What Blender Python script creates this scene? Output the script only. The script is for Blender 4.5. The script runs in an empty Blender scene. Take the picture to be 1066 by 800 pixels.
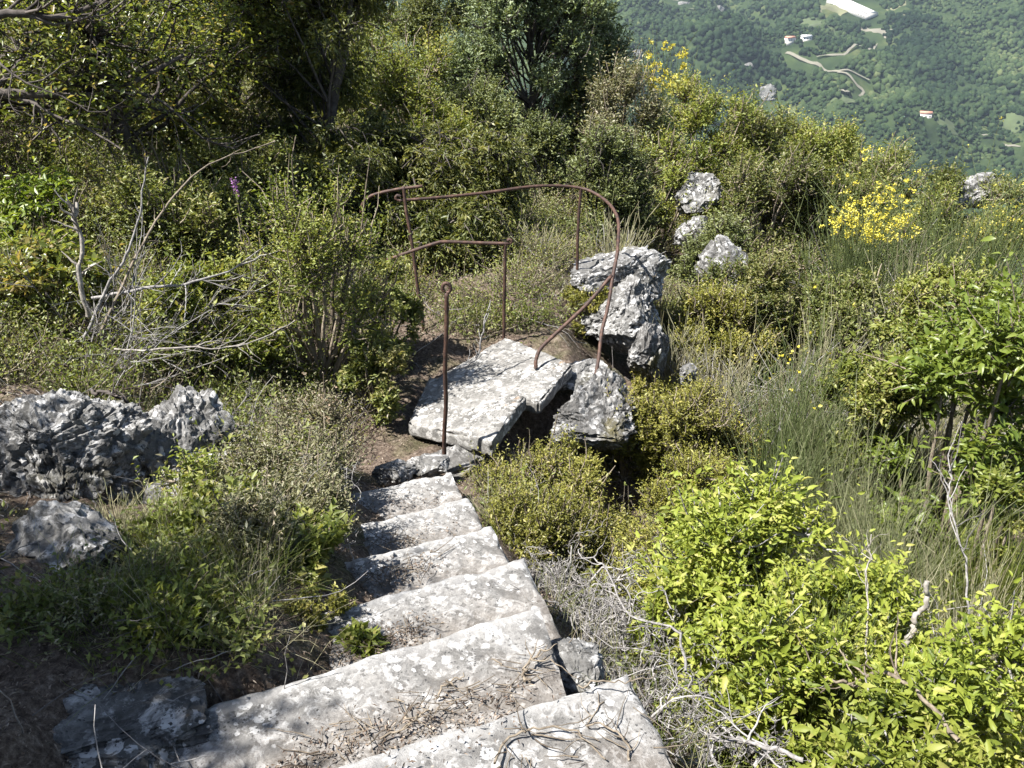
import bpy, bmesh, math, time
import numpy as np
from mathutils import Vector
T0 = time.time()
RNG = np.random.default_rng(11)
sc = bpy.context.scene
COL = sc.collection

# ------------------------------------------------------------------ camera
F_PX, PITCH, CAM_Z = 887.0, math.radians(28), 1.65
def ray(px, py):
    a = (px-533)/F_PX; b = (400-py)/F_PX
    return np.array((a, math.cos(PITCH)+b*math.sin(PITCH), -math.sin(PITCH)+b*math.cos(PITCH)))
def aty(px, py, y):
    d = ray(px, py); t = y/d[1]
    return np.array((d[0]*t, y, CAM_Z+d[2]*t))
def atz(px, py, z):
    d = ray(px, py); t = (z-CAM_Z)/d[2]
    return np.array((d[0]*t, d[1]*t, z))
def depth(px, py, y):
    return y/ray(px, py)[1]
def project(P):
    x, y, z = P[..., 0], P[..., 1], P[..., 2]-CAM_Z
    c, s = math.cos(PITCH), math.sin(PITCH)
    f = y*c - z*s; u = y*s + z*c
    f = np.where(f < .01, .01, f)
    return 533+F_PX*x/f, 400-F_PX*u/f

# ------------------------------------------------------------------ numpy noise
def _hash(ix, iy, iz, seed):
    h = (ix.astype(np.int64)*374761393 + iy.astype(np.int64)*668265263 + iz.astype(np.int64)*2147483647 + seed*1274126177) & 0xffffffff
    h = ((h ^ (h >> 13))*1274126177) & 0xffffffff
    h = ((h ^ (h >> 16))*2246822519) & 0xffffffff
    h = h ^ (h >> 15)
    return (h & 0xffff)/65535.0
def vnoise(P, seed=0):
    i = np.floor(P).astype(np.int64); f = P-i; f = f*f*f*(f*(f*6-15)+10)
    r = 0
    for dx in (0, 1):
        for dy in (0, 1):
            for dz in (0, 1):
                w = (f[:, 0] if dx else 1-f[:, 0])*(f[:, 1] if dy else 1-f[:, 1])*(f[:, 2] if dz else 1-f[:, 2])
                r = r + w*_hash(i[:, 0]+dx, i[:, 1]+dy, i[:, 2]+dz, seed)
    return r*2-1
def fbm(P, octv=4, seed=0, gain=.5):
    a, r = 1.0, 0
    for o in range(octv):
        r = r + a*vnoise(P*(2.03**o)+o*17.3, seed+o); a *= gain
    return r
def worley(P, seed=0):
    """(random value of the nearest cell, distance to the border with the next cell)"""
    i = np.floor(P).astype(np.int64); b1 = np.full(len(P), 9.); b2 = np.full(len(P), 9.); h = np.zeros(len(P))
    for dx in (-1, 0, 1):
        for dy in (-1, 0, 1):
            for dz in (-1, 0, 1):
                c = i+[dx, dy, dz]
                q = np.stack([_hash(c[:, 0], c[:, 1], c[:, 2], seed+11*k) for k in range(3)], -1)
                d = np.linalg.norm(c+q-P, axis=1)
                n1 = d < b1
                b2 = np.where(n1, b1, np.minimum(b2, d)); h = np.where(n1, _hash(c[:, 0], c[:, 1], c[:, 2], seed+99), h); b1 = np.where(n1, d, b1)
    return h, b2-b1
def nrm(v):
    return v/np.maximum(np.linalg.norm(v, axis=-1, keepdims=True), 1e-9)

# ------------------------------------------------------------------ terrain
PY = [-6, 0, 1.2, 1.55, 2.2, 2.9, 3.4, 3.85, 4.4, 6, 8, 12, 20, 34]
PZ = [.9, .05, -.12, -.33, -.50, -.80, -1.0, -1.14, -1.30, -1.30, -1.2, -1.45, -2.3, -4.2]
PXY = [-6, 0, 1.5, 2.2, 2.9, 3.85, 4.6, 5.5, 7, 30]
PXX = [.6, .2, -.02, -.28, -.42, -.62, -.3, .02, .0, -1.]
LEY = [-6, .8, 1.4, 1.7, 1.85, 2.0, 2.3, 2.55, 2.82, 3.3, 3.75, 4.4, 5.2, 6.2, 9, 30]
LEX = [-.9, -.9, -1.2, -1.0, -.78, -.63, -.66, -.63, -.63, -.67, -.90, -.85, -.75, -.6, -.7, -2]
def terrain(x, y, rough=True):
    x = np.asarray(x, float); y = np.asarray(y, float)
    zp = np.interp(y, PY, PZ); xp = np.interp(y, PXY, PXX)
    u = x-xp
    e = np.interp(y, LEY, LEX)-x
    lip = np.clip((e+.10)/.26, 0, 1); lip = lip*lip*(3-2*lip)*np.clip((4.4-y)/.5, 0, 1)*np.clip(y+.5, 0, 1)
    L = np.maximum(e-.2, 0); R = np.maximum(u-.42, 0)
    bank = (.10+.24*np.clip((y-3.15)/.7, 0, 1))*L + .05*np.maximum(L-3, 0) - .03*np.maximum(L-14, 0)*(L > 14)
    land = np.clip((y-3.9)/.8, 0, 1)*np.clip((7-y)/1.0, 0, 1)
    drop = -(.30*R + .62*np.minimum(R, .5)*np.clip(1.3-y/14, 0, 1)*(1+.4*land))
    z = zp + bank + drop + .17*lip - .42*np.exp(-((x-.32)**2+(y-5.0)**2)/.06)
    # the near hill ends and falls into the valley
    s = y + .55*np.maximum(x, 0) - .25*np.maximum(-x, 0) - 19
    fall = np.maximum(s, 0)
    z = z - .55*fall*np.clip(fall/14, 0, 1)
    # opposite mountainside
    z_far = -252 + np.maximum(y-800, 0)*.235
    k = np.clip((y-60)/120, 0, 1)
    if rough:
        P = np.stack([x, y, x*0], -1).reshape(-1, 3)
        big = fbm(P/150.0, 4, 5).reshape(x.shape)
        rav = (1-np.abs(fbm(P/260.0+7, 3, 9).reshape(x.shape)))
        z_far = z_far + big*32 - rav*44 - 26*np.exp(-(((x-y*.345+60)+ .30*(y-1250))/26)**2)*np.clip((y-900)/150, 0, 1)
        near = fbm(P/1.7, 3, 2).reshape(x.shape)*.08 + fbm(P/.28, 4, 3, .6).reshape(x.shape)*.045
        z = z + near*np.clip(1.5-np.hypot(x, y)/60, 0, 1)
    z = np.maximum(z, -252+0*z)
    zz = np.maximum(z, z_far)
    return np.where(y > 150, np.maximum(z*(1-k)+z_far*k, z_far), z)
def tz(x, y):
    return float(terrain(np.array([x]), np.array([y]))[0])
def hit(px, py, y0=300., y1=3500.):
    ys = np.linspace(y0, y1, 3000); d = ray(px, py); t = ys/d[1]
    below = (CAM_Z+d[2]*t) < terrain(d[0]*t, ys)
    i = int(np.argmax(below)) if below.any() else len(ys)-1
    return np.array((d[0]*t[i], ys[i], CAM_Z+d[2]*t[i]))

# ------------------------------------------------------------------ objects
def put(name, me, parent=None, mat=None):
    o = bpy.data.objects.new(name, me); COL.objects.link(o)
    if mat is not None: me.materials.append(mat)
    if parent is not None: o.parent = parent
    return o
def tag(o, label=None, cat=None, group=None, kind=None):
    if label: o['label'] = label
    if cat: o['category'] = cat
    if group: o['group'] = group
    if kind: o['kind'] = kind
    return o
def empty(name, loc, label, cat, group=None):
    o = bpy.data.objects.new(name, None); o.empty_display_size = .1
    COL.objects.link(o); o.location = loc
    return tag(o, label, cat, group)
def mesh(name, V, Fc, tint=None, smooth=False):
    V = np.ascontiguousarray(V, np.float32); Fc = np.ascontiguousarray(Fc, np.int32)
    k = Fc.shape[1]
    me = bpy.data.meshes.new(name)
    me.vertices.add(len(V)); me.vertices.foreach_set('co', V.ravel())
    me.loops.add(Fc.size); me.loops.foreach_set('vertex_index', Fc.ravel())
    me.polygons.add(len(Fc)); me.polygons.foreach_set('loop_start', np.arange(0, Fc.size, k, dtype=np.int32))
    if smooth: me.polygons.foreach_set('use_smooth', np.ones(len(Fc), bool))
    if tint is not None:
        a = me.attributes.new('tint', 'FLOAT', 'POINT'); a.data.foreach_set('value', np.ascontiguousarray(tint, np.float32))
    me.update(calc_edges=True)
    return me
class Geo:
    """collects triangles and a tint per vertex"""
    def __init__(s): s.V, s.F, s.T, s.n = [], [], [], 0
    def add(s, V, Fc, T):
        s.V.append(V); s.F.append(Fc+s.n); s.T.append(np.broadcast_to(T, (len(V),))); s.n += len(V)
    def obj(s, name, mat, parent=None, smooth=False):
        if not s.V: return None
        return put(name, mesh(name, np.concatenate(s.V), np.concatenate(s.F), np.concatenate(s.T), smooth), parent, mat)

def leaves(G, P, D, N, L, W, tint, fold=.18, droop=.15, fine=False):
    n = len(P)
    D = nrm(D); S = nrm(np.cross(D, N)); N = np.cross(S, D)
    L = np.broadcast_to(np.asarray(L, float), (n,))[:, None]; W = np.broadcast_to(np.asarray(W, float), (n,))[:, None]
    if not fine:
        V = np.stack([P, P+D*L*.48+S*W*.5+N*W*fold, P+D*L-N*L*droop, P+D*L*.48-S*W*.5+N*W*fold], 1)
        q = np.array([[0, 1, 2], [0, 2, 3]])
        k = 4
    else:
        m0 = P; m1 = P+D*L*.32+N*L*.02; m2 = P+D*L*.68-N*L*droop*.35; m3 = P+D*L-N*L*droop
        f = N*W*fold
        V = np.stack([m0, m1, m2, m3, m1+S*W*.47+f, m2+S*W*.36+f, m1-S*W*.47+f, m2-S*W*.36+f], 1)
        q = np.array([[0, 4, 1], [1, 4, 5], [1, 5, 2], [2, 5, 3], [0, 1, 6], [1, 2, 6], [6, 2, 7], [2, 3, 7]])
        k = 8
    Fc = (q[None]+(np.arange(n)*k)[:, None, None]).reshape(-1, 3)
    G.add(V.reshape(-1, 3), Fc, np.repeat(np.broadcast_to(tint, (n,)), k))
def tubes(G, P, R, sides=4, tint=.5):
    """P n,K,3 polylines, R n,K radii"""
    n, K, _ = P.shape
    Tn = nrm(np.gradient(P, axis=1))
    ref = nrm(np.array([.31, .52, .79])+RNG.normal(0, .3, (n, 1, 3)))
    A = nrm(np.cross(Tn, ref)); B = np.cross(Tn, A)
    th = np.arange(sides)*2*math.pi/sides
    ring = P[:, :, None]+R[:, :, None, None]*(A[:, :, None]*np.cos(th)[:, None]+B[:, :, None]*np.sin(th)[:, None])
    V = ring.reshape(-1, 3)
    a = np.arange(K-1)[:, None]*sides; s = np.arange(sides)[None]; s2 = (s+1) % sides
    q = np.stack([a+s, a+s2, a+sides+s2, a+sides+s], -1).reshape(-1, 4)
    tri = np.concatenate([q[:, [0, 1, 2]], q[:, [0, 2, 3]]])
    Fc = (tri[None]+(np.arange(n)*K*sides)[:, None, None]).reshape(-1, 3)
    G.add(V, Fc, np.repeat(np.broadcast_to(tint, (n,)), K*sides))
def walk(S, D, L, K=6, g=0., wig=.2):
    """grow n polylines from S along D; g bends them up (+) or down (-)"""
    n = len(S); D = nrm(D).copy(); P = [S]; L = np.broadcast_to(np.asarray(L, float), (n,))[:, None]
    g = np.broadcast_to(np.asarray(g, float), (n,))
    for k in range(K-1):
        D = D + RNG.normal(0, wig, (n, 3)); D[:, 2] += g
        D = nrm(D); P.append(P[-1]+D*L/(K-1))
    return np.stack(P, 1)
def taper(n, K, r0, r1):
    r0 = np.broadcast_to(np.asarray(r0, float), (n,))[:, None]; r1 = np.broadcast_to(np.asarray(r1, float), (n,))[:, None]
    t = np.linspace(0, 1, K)[None]
    return r0*(1-t)+r1*t

# ------------------------------------------------------------------ materials
def newmat(name):
    m = bpy.data.materials.new(name); m.use_nodes = True
    nt = m.node_tree; nt.nodes.clear()
    out = nt.nodes.new('ShaderNodeOutputMaterial')
    return m, nt, out
def N_(nt, t, **kw):
    n = nt.nodes.new('ShaderNode'+t)
    for k, v in kw.items(): setattr(n, k, v)
    return n
def ramp(nt, src, stops, interp='LINEAR'):
    r = N_(nt, 'ValToRGB'); r.color_ramp.interpolation = interp
    e = r.color_ramp.elements
    while len(e) < len(stops): e.new(.5)
    for q, (p, c) in zip(e, stops):
        q.position = p; q.color = (*c, 1) if len(c) == 3 else c
    nt.links.new(src, r.inputs[0]); return r
def leafmat(name, stops, transl=.32, rough=.45, spec=.35, glow=(1.25, 1.2, .55)):
    m, nt, out = newmat(name); L = nt.links
    at = N_(nt, 'Attribute'); at.attribute_name = 'tint'
    r = ramp(nt, at.outputs['Fac'], [(i/(len(stops)-1), c) for i, c in enumerate(stops)])
    oi = N_(nt, 'ObjectInfo')
    hv = N_(nt, 'HueSaturation')
    mr = N_(nt, 'MapRange'); mr.inputs['To Min'].default_value = .85; mr.inputs['To Max'].default_value = 1.18
    L.new(oi.outputs['Random'], mr.inputs['Value']); L.new(mr.outputs[0], hv.inputs['Value']); L.new(r.outputs[0], hv.inputs['Color'])
    p = N_(nt, 'BsdfPrincipled'); p.inputs['Roughness'].default_value = rough; p.inputs['Specular IOR Level'].default_value = spec
    L.new(hv.outputs[0], p.inputs['Base Color'])
    if transl:
        tb = N_(nt, 'BsdfTranslucent'); mul = N_(nt, 'Mix', data_type='RGBA', blend_type='MULTIPLY')
        mul.inputs[0].default_value = 1; mul.inputs[7].default_value = (*glow, 1)
        L.new(hv.outputs[0], mul.inputs[6]); L.new(mul.outputs[2], tb.inputs['Color'])
        mx = N_(nt, 'MixShader'); mx.inputs[0].default_value = transl
        L.new(p.outputs[0], mx.inputs[1]); L.new(tb.outputs[0], mx.inputs[2]); L.new(mx.outputs[0], out.inputs[0])
    else:
        L.new(p.outputs[0], out.inputs[0])
    return m
def barkmat(name, c0, c1, scale=30):
    m, nt, out = newmat(name); L = nt.links
    tc = N_(nt, 'TexCoord'); nz = N_(nt, 'TexNoise'); nz.inputs['Scale'].default_value = scale; nz.inputs['Detail'].default_value = 6
    L.new(tc.outputs['Object'], nz.inputs['Vector'])
    at = N_(nt, 'Attribute'); at.attribute_name = 'tint'
    ad = N_(nt, 'Math', operation='ADD'); L.new(nz.outputs[0], ad.inputs[0])
    sb = N_(nt, 'Math', operation='MULTIPLY_ADD'); sb.inputs[1].default_value = .5; sb.inputs[2].default_value = -.25
    L.new(at.outputs['Fac'], sb.inputs[0]); L.new(sb.outputs[0], ad.inputs[1])
    r = ramp(nt, ad.outputs[0], [(.25, c0), (.75, c1)])
    p = N_(nt, 'BsdfPrincipled'); p.inputs['Roughness'].default_value = .85; p.inputs['Specular IOR Level'].default_value = .2
    b = N_(nt, 'Bump'); b.inputs['Strength'].default_value = .5; b.inputs['Distance'].default_value = .01
    L.new(nz.outputs[0], b.inputs['Height']); L.new(b.outputs[0], p.inputs['Normal'])
    L.new(r.outputs[0], p.inputs['Base Color']); L.new(p.outputs[0], out.inputs[0])
    return m

M = {}
M['lime'] = leafmat('lime_leaf',  [(.085, .115, .016), (.175, .212, .028), (.25, .28, .048), (.33, .32, .09)], .42, .52, .3)
M['ash'] = leafmat('ash_leaf', [(.085, .125, .022), (.15, .20, .032), (.22, .26, .055)], .45, .4, .45)
M['olive'] = leafmat('olive_leaf', [(.06, .074, .017), (.11, .132, .032), (.17, .185, .055), (.24, .22, .095)], .34)
M['yellowgreen'] = leafmat('yellow_green_leaf', [(.075, .098, .016), (.14, .17, .03), (.21, .232, .055), (.29, .27, .09)], .38)
M['oak'] = leafmat('oak_leaf', [(.06, .078, .018), (.115, .145, .033), (.185, .205, .055), (.24, .185, .075)], .5, .35, .5)
M['dark'] = leafmat('dark_juniper_leaf', [(.042, .054, .014), (.08, .096, .024), (.14, .15, .04), (.20, .19, .06)], .34)
M['juniper'] = leafmat('juniper_leaf', [(.065, .08, .028), (.12, .14, .05), (.18, .195, .08)], .28)
M['pine'] = leafmat('blue_green_needle', [(.085, .112, .05), (.15, .188, .088), (.22, .255, .135)], .25)
M['broom'] = leafmat('broom_stem', [(.07, .095, .032), (.11, .14, .05), (.165, .19, .085)], .2)
M['herb'] = leafmat('grey_herb_leaf', [(.085, .088, .04), (.14, .14, .07), (.20, .195, .11), (.25, .21, .15)], .28)
M['moss'] = leafmat('cushion_leaf', [(.075, .076, .014), (.14, .14, .025), (.21, .205, .042), (.28, .245, .07)], .3)
M['grass'] = leafmat('green_grass', [(.08, .11, .018), (.14, .18, .032), (.24, .23, .08)], .38)
M['drygrass'] = leafmat('dry_grass', [(.20, .175, .09), (.29, .265, .155), (.38, .36, .24), (.15, .17, .06)], .28)
M['palegrass'] = leafmat('pale_green_stem', [(.12, .145, .06), (.19, .215, .10), (.27, .28, .15), (.33, .31, .20)], .28)
M['litter'] = leafmat('leaf_litter', [(.05, .034, .024), (.10, .07, .05), (.17, .125, .09), (.27, .22, .17)], .1)
M['yellow'] = leafmat('yellow_petal', [(.46, .38, .03), (.56, .49, .06), (.64, .58, .14)], .3, glow=(1, 1, .6))
M['purple'] = leafmat('purple_petal', [(.20, .08, .22), (.32, .14, .34)], .3, glow=(1, 1, 1))
M['pink'] = leafmat('dry_pink_flower', [(.26, .18, .12), (.36, .26, .18)], .2, glow=(1, .9, .8))
M['twig'] = barkmat('grey_dead_twig', (.085, .077, .072), (.30, .285, .27), 60)
M['paletwig'] = barkmat('pale_bark', (.13, .112, .095), (.33, .305, .27), 40)
M['stem'] = barkmat('brown_stem', (.07, .055, .04), (.24, .20, .15), 50)
M['bark'] = barkmat('dark_bark', (.022, .018, .016), (.10, .085, .075), 25)

def stonemat(name, base, mid, white, scale=1., dark=.5, warm=.3, moss=0., bump=.012, dirt=0.):
    """limestone with lichen: pale crusts, black specks, a few ochre spots"""
    m, nt, out = newmat(name); L = nt.links
    tc = N_(nt, 'TexCoord'); mp = N_(nt, 'Mapping'); mp.inputs['Scale'].default_value = (scale,)*3
    L.new(tc.outputs['Object'], mp.inputs[0]); vec = mp.outputs[0]
    def noise(s, d=8, r=.6, dist=0.):
        n = N_(nt, 'TexNoise'); n.inputs['Scale'].default_value = s; n.inputs['Detail'].default_value = d
        n.inputs['Roughness'].default_value = r; n.inputs['Distortion'].default_value = dist
        L.new(vec, n.inputs['Vector']); return n.outputs[0]
    def mix(fac, a, b):
        x = N_(nt, 'Mix', data_type='RGBA')
        L.new(fac, x.inputs[0])
        for s, v in ((6, a), (7, b)):
            if isinstance(v, tuple): x.inputs[s].default_value = (*v, 1)
            else: L.new(v, x.inputs[s])
        return x.outputs[2]
    n1 = noise(3.2, 9, .65, .4); n2 = noise(14, 12, .75, .5); n3 = noise(60, 6, .75)
    c = mix(ramp(nt, n1, [(.36, (0, 0, 0)), (.62, (1, 1, 1))]).outputs[0], base, mid)
    c = mix(ramp(nt, n3, [(.36, (.6,)*3), (.56, (0, 0, 0))]).outputs[0], c, tuple(.5*v for v in base))
    n7 = noise(5.5, 10, .7, .8)
    c = mix(ramp(nt, n7, [(.46, (0, 0, 0)), (.57, (.75*dark,)*3)]).outputs[0], c, tuple(.45*v for v in base))
    # pale crust: ragged patches
    c = mix(ramp(nt, n2, [(.50, (0, 0, 0)), (.60, (.75,)*3)]).outputs[0], c, white)
    def blobs(sc_, size, thr, col, fac, nsc):
        """round lichens of unequal size, only where a broad noise lets them grow"""
        nonlocal c
        nc = N_(nt, 'TexNoise'); nc.inputs['Scale'].default_value = sc_*1.5; nc.inputs['Detail'].default_value = 5; L.new(vec, nc.inputs['Vector'])
        dv = N_(nt, 'Mix', data_type='VECTOR'); dv.inputs[0].default_value = .9/sc_
        vo = N_(nt, 'TexVoronoi'); vo.inputs['Scale'].default_value = sc_
        L.new(vec, dv.inputs[4]); L.new(nc.outputs[1], dv.inputs[5]); L.new(dv.outputs[1], vo.inputs['Vector'])
        sp = N_(nt, 'SeparateColor'); L.new(vo.outputs['Color'], sp.inputs[0])
        r_ = N_(nt, 'Math', operation='MULTIPLY'); r_.inputs[1].default_value = size; L.new(sp.outputs[0], r_.inputs[0])
        d_ = N_(nt, 'Math', operation='SUBTRACT'); L.new(r_.outputs[0], d_.inputs[0]); L.new(vo.outputs['Distance'], d_.inputs[1])
        m1 = ramp(nt, d_.outputs[0], [(.0, (0, 0, 0)), (.05, (fac,)*3)]).outputs[0]
        m2 = ramp(nt, noise(nsc, 5, .6), [(thr, (0, 0, 0)), (thr+.08, (1, 1, 1))]).outputs[0]
        mm = N_(nt, 'Math', operation='MULTIPLY'); L.new(m1, mm.inputs[0]); L.new(m2, mm.inputs[1])
        c = mix(mm.outputs[0], c, col)
    blobs(13, .55, .44, tuple(.62*v for v in mid), .75, 2.1); blobs(19, .5, .44, white, .9, 2.6); blobs(37, .5, .47, tuple(.5*v for v in base), .8, 3.7); blobs(30, .45, .52, tuple(min(.7, 1.08*v) for v in white), .9, 4.3)
    # black crust and specks
    n4 = noise(7.5, 12, .8, 1.2)
    c = mix(ramp(nt, n4, [(.58, (0, 0, 0)), (.66, (dark,)*3)]).outputs[0], c, (.03, .03, .032))
    blobs(75, .42, .47, (.035, .035, .035), .85, 6)
    n5 = noise(5.1, 8, .7, .2)
    c = mix(ramp(nt, n5, [(.66, (0, 0, 0)), (.74, (warm,)*3)]).outputs[0], c, (.36, .20, .08))
    if moss:
        n6 = noise(2.4, 7, .65)
        c = mix(ramp(nt, n6, [(.56, (0, 0, 0)), (.64, (moss,)*3)]).outputs[0], c, (.07, .06, .02))
    if dirt:                                                     # soil washed on to the back of each tread, ragged outline
        at = N_(nt, 'Attribute'); at.attribute_name = 'tint'
        a1 = N_(nt, 'Math', operation='MULTIPLY_ADD'); a1.inputs[1].default_value = .46; L.new(noise(7, 8, .7), a1.inputs[0]); L.new(at.outputs['Fac'], a1.inputs[2])
        c = mix(ramp(nt, a1.outputs[0], [(.36, (0, 0, 0)), (.52, (dirt,)*3)]).outputs[0], c, mix(n3, (.035, .027, .02), (.17, .135, .105)))
        a2 = N_(nt, 'Math', operation='MULTIPLY_ADD'); a2.inputs[1].default_value = .05; L.new(n2, a2.inputs[0]); L.new(at.outputs['Fac'], a2.inputs[2])
        c = mix(ramp(nt, a2.outputs[0], [(.04, (.35,)*3), (.09, (0, 0, 0))]).outputs[0], c, tuple(1.05*v for v in white))
    p = N_(nt, 'BsdfPrincipled'); p.inputs['Roughness'].default_value = .93; p.inputs['Specular IOR Level'].default_value = .15
    L.new(c, p.inputs['Base Color'])
    add = N_(nt, 'Math', operation='MULTIPLY_ADD'); add.inputs[1].default_value = .35; L.new(n3, add.inputs[0]); L.new(n2, add.inputs[2])
    b = N_(nt, 'Bump'); b.inputs['Strength'].default_value = .8; b.inputs['Distance'].default_value = bump
    L.new(add.outputs[0], b.inputs['Height']); L.new(b.outputs[0], p.inputs['Normal']); L.new(p.outputs[0], out.inputs[0])
    return m
M['step'] = stonemat('weathered_step_stone', (.165, .157, .147), (.245, .237, .224), (.40, .392, .378), 1.3, .9, .3, 0, .012, .42)
M['slab'] = stonemat('weathered_slab_stone', (.16, .152, .14), (.235, .226, .21), (.38, .37, .352), .9, .9, .5, 0, .012)
M['rock'] = stonemat('limestone', (.10, .097, .091), (.21, .205, .196), (.43, .422, .41), .95, .95, .3, .3, .02)
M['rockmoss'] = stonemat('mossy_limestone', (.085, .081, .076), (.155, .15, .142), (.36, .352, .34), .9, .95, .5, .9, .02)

def rustmat():
    m, nt, out = newmat('rusty_iron'); L = nt.links
    tc = N_(nt, 'TexCoord'); nz = N_(nt, 'TexNoise'); nz.inputs['Scale'].default_value = 20; nz.inputs['Detail'].default_value = 8; nz.inputs['Roughness'].default_value = .7
    L.new(tc.outputs['Object'], nz.inputs[0])
    r = ramp(nt, nz.outputs[0], [(.3, (.016, .010, .009)), (.46, (.038, .019, .013)), (.58, (.072, .035, .022)), (.70, (.12, .075, .055)), (.8, (.026, .017, .015))])
    p = N_(nt, 'BsdfPrincipled'); p.inputs['Roughness'].default_value = .7; p.inputs['Metallic'].default_value = .15
    b = N_(nt, 'Bump'); b.inputs['Strength'].default_value = .6; b.inputs['Distance'].default_value = .004
    L.new(nz.outputs[0], b.inputs['Height']); L.new(b.outputs[0], p.inputs['Normal'])
    L.new(r.outputs[0], p.inputs['Base Color']); L.new(p.outputs[0], out.inputs[0]); return m
M['rust'] = rustmat()

def groundmat():
    m, nt, out = newmat('hill_soil'); L = nt.links
    tc = N_(nt, 'TexCoord'); vec = tc.outputs['Object']
    def noise(s, d=8, r=.65):
        n = N_(nt, 'TexNoise'); n.inputs['Scale'].default_value = s; n.inputs['Detail'].default_value = d; n.inputs['Roughness'].default_value = r
        L.new(vec, n.inputs['Vector']); return n.outputs[0]
    n1 = noise(2.3); n2 = noise(38, 10, .8); n3 = noise(.02, 9, .6)
    soil = ramp(nt, n2, [(.34, (.022, .016, .013)), (.46, (.075, .055, .042)), (.56, (.14, .11, .085)), (.68, (.27, .23, .19))])
    green = ramp(nt, n2, [(.3, (.02, .026, .01)), (.6, (.06, .07, .02)), (.75, (.12, .12, .05))])
    far = ramp(nt, n3, [(.35, (.014, .024, .01)), (.55, (.03, .045, .016)), (.7, (.07, .08, .03))])
    mx = N_(nt, 'Mix', data_type='RGBA'); f = ramp(nt, n1, [(.50, (0, 0, 0)), (.66, (.6,)*3)]); L.new(f.outputs[0], mx.inputs[0])
    L.new(soil.outputs[0], mx.inputs[6]); L.new(green.outputs[0], mx.inputs[7])
    sx = N_(nt, 'SeparateXYZ'); L.new(vec, sx.inputs[0])
    mr = N_(nt, 'MapRange'); mr.inputs['From Min'].default_value = 14; mr.inputs['From Max'].default_value = 60; L.new(sx.outputs[1], mr.inputs[0])
    m2 = N_(nt, 'Mix', data_type='RGBA'); L.new(mr.outputs[0], m2.inputs[0]); L.new(mx.outputs[2], m2.inputs[6]); L.new(far.outputs[0], m2.inputs[7])
    p = N_(nt, 'BsdfPrincipled'); p.inputs['Roughness'].default_value = .95; p.inputs['Specular IOR Level'].default_value = .1
    b = N_(nt, 'Bump'); b.inputs['Strength'].default_value = .7; b.inputs['Distance'].default_value = .02
    L.new(n2, b.inputs['Height']); L.new(b.outputs[0], p.inputs['Normal'])
    L.new(m2.outputs[2], p.inputs['Base Color']); L.new(p.outputs[0], out.inputs[0]); return m
M['ground'] = groundmat()
def plain(name, c, rough=.8, var=.25, scale=8):
    m, nt, out = newmat(name); L = nt.links
    tc = N_(nt, 'TexCoord'); nz = N_(nt, 'TexNoise'); nz.inputs['Scale'].default_value = scale; nz.inputs['Detail'].default_value = 6
    L.new(tc.outputs['Object'], nz.inputs[0])
    r = ramp(nt, nz.outputs[0], [(.3, tuple(v*(1-var) for v in c)), (.7, tuple(min(1, v*(1+var)) for v in c))])
    p = N_(nt, 'BsdfPrincipled'); p.inputs['Roughness'].default_value = rough
    L.new(r.outputs[0], p.inputs['Base Color']); L.new(p.outputs[0], out.inputs[0]); return m
M['forest'] = leafmat('distant_tree_crown', [(.006, .012, .006), (.015, .026, .011), (.031, .046, .018), (.07, .082, .034)], 0, .9, .05)

# ------------------------------------------------------------------ ground
def build_ground():
    r = [.2]
    while r[-1] < 60: r.append(r[-1]*1.0125)
    while r[-1] < 2700: r.append(r[-1]*1.03)
    r = np.array(r)
    th = np.concatenate([np.radians(np.arange(-70, 70.01, .33)), np.radians(np.arange(74, 289, 4.))])
    x = np.outer(r, np.sin(th)); y = np.outer(r, np.cos(th))
    z = terrain(x, y)
    V = np.stack([x, y, z], -1).reshape(-1, 3)
    nr, na = len(r), len(th)
    i = np.arange(nr-1)[:, None]*na; j = np.arange(na)[None]; j2 = (j+1) % na
    q = np.stack([i+j, i+na+j, i+na+j2, i+j2], -1).reshape(-1, 4)
    V = np.concatenate([V, [[0, 0, tz(0, 0)]]]); c = len(V)-1
    tri = np.concatenate([q[:, [0, 1, 2]], q[:, [0, 2, 3]], np.stack([np.full(na, c), np.arange(na), (np.arange(na)+1) % na], -1)])
    tri = tri[:, ::-1]
    o = put('ground', mesh('ground', V, tri, None, True), None, M['ground']); o['kind'] = 'structure'
build_ground()

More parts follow.
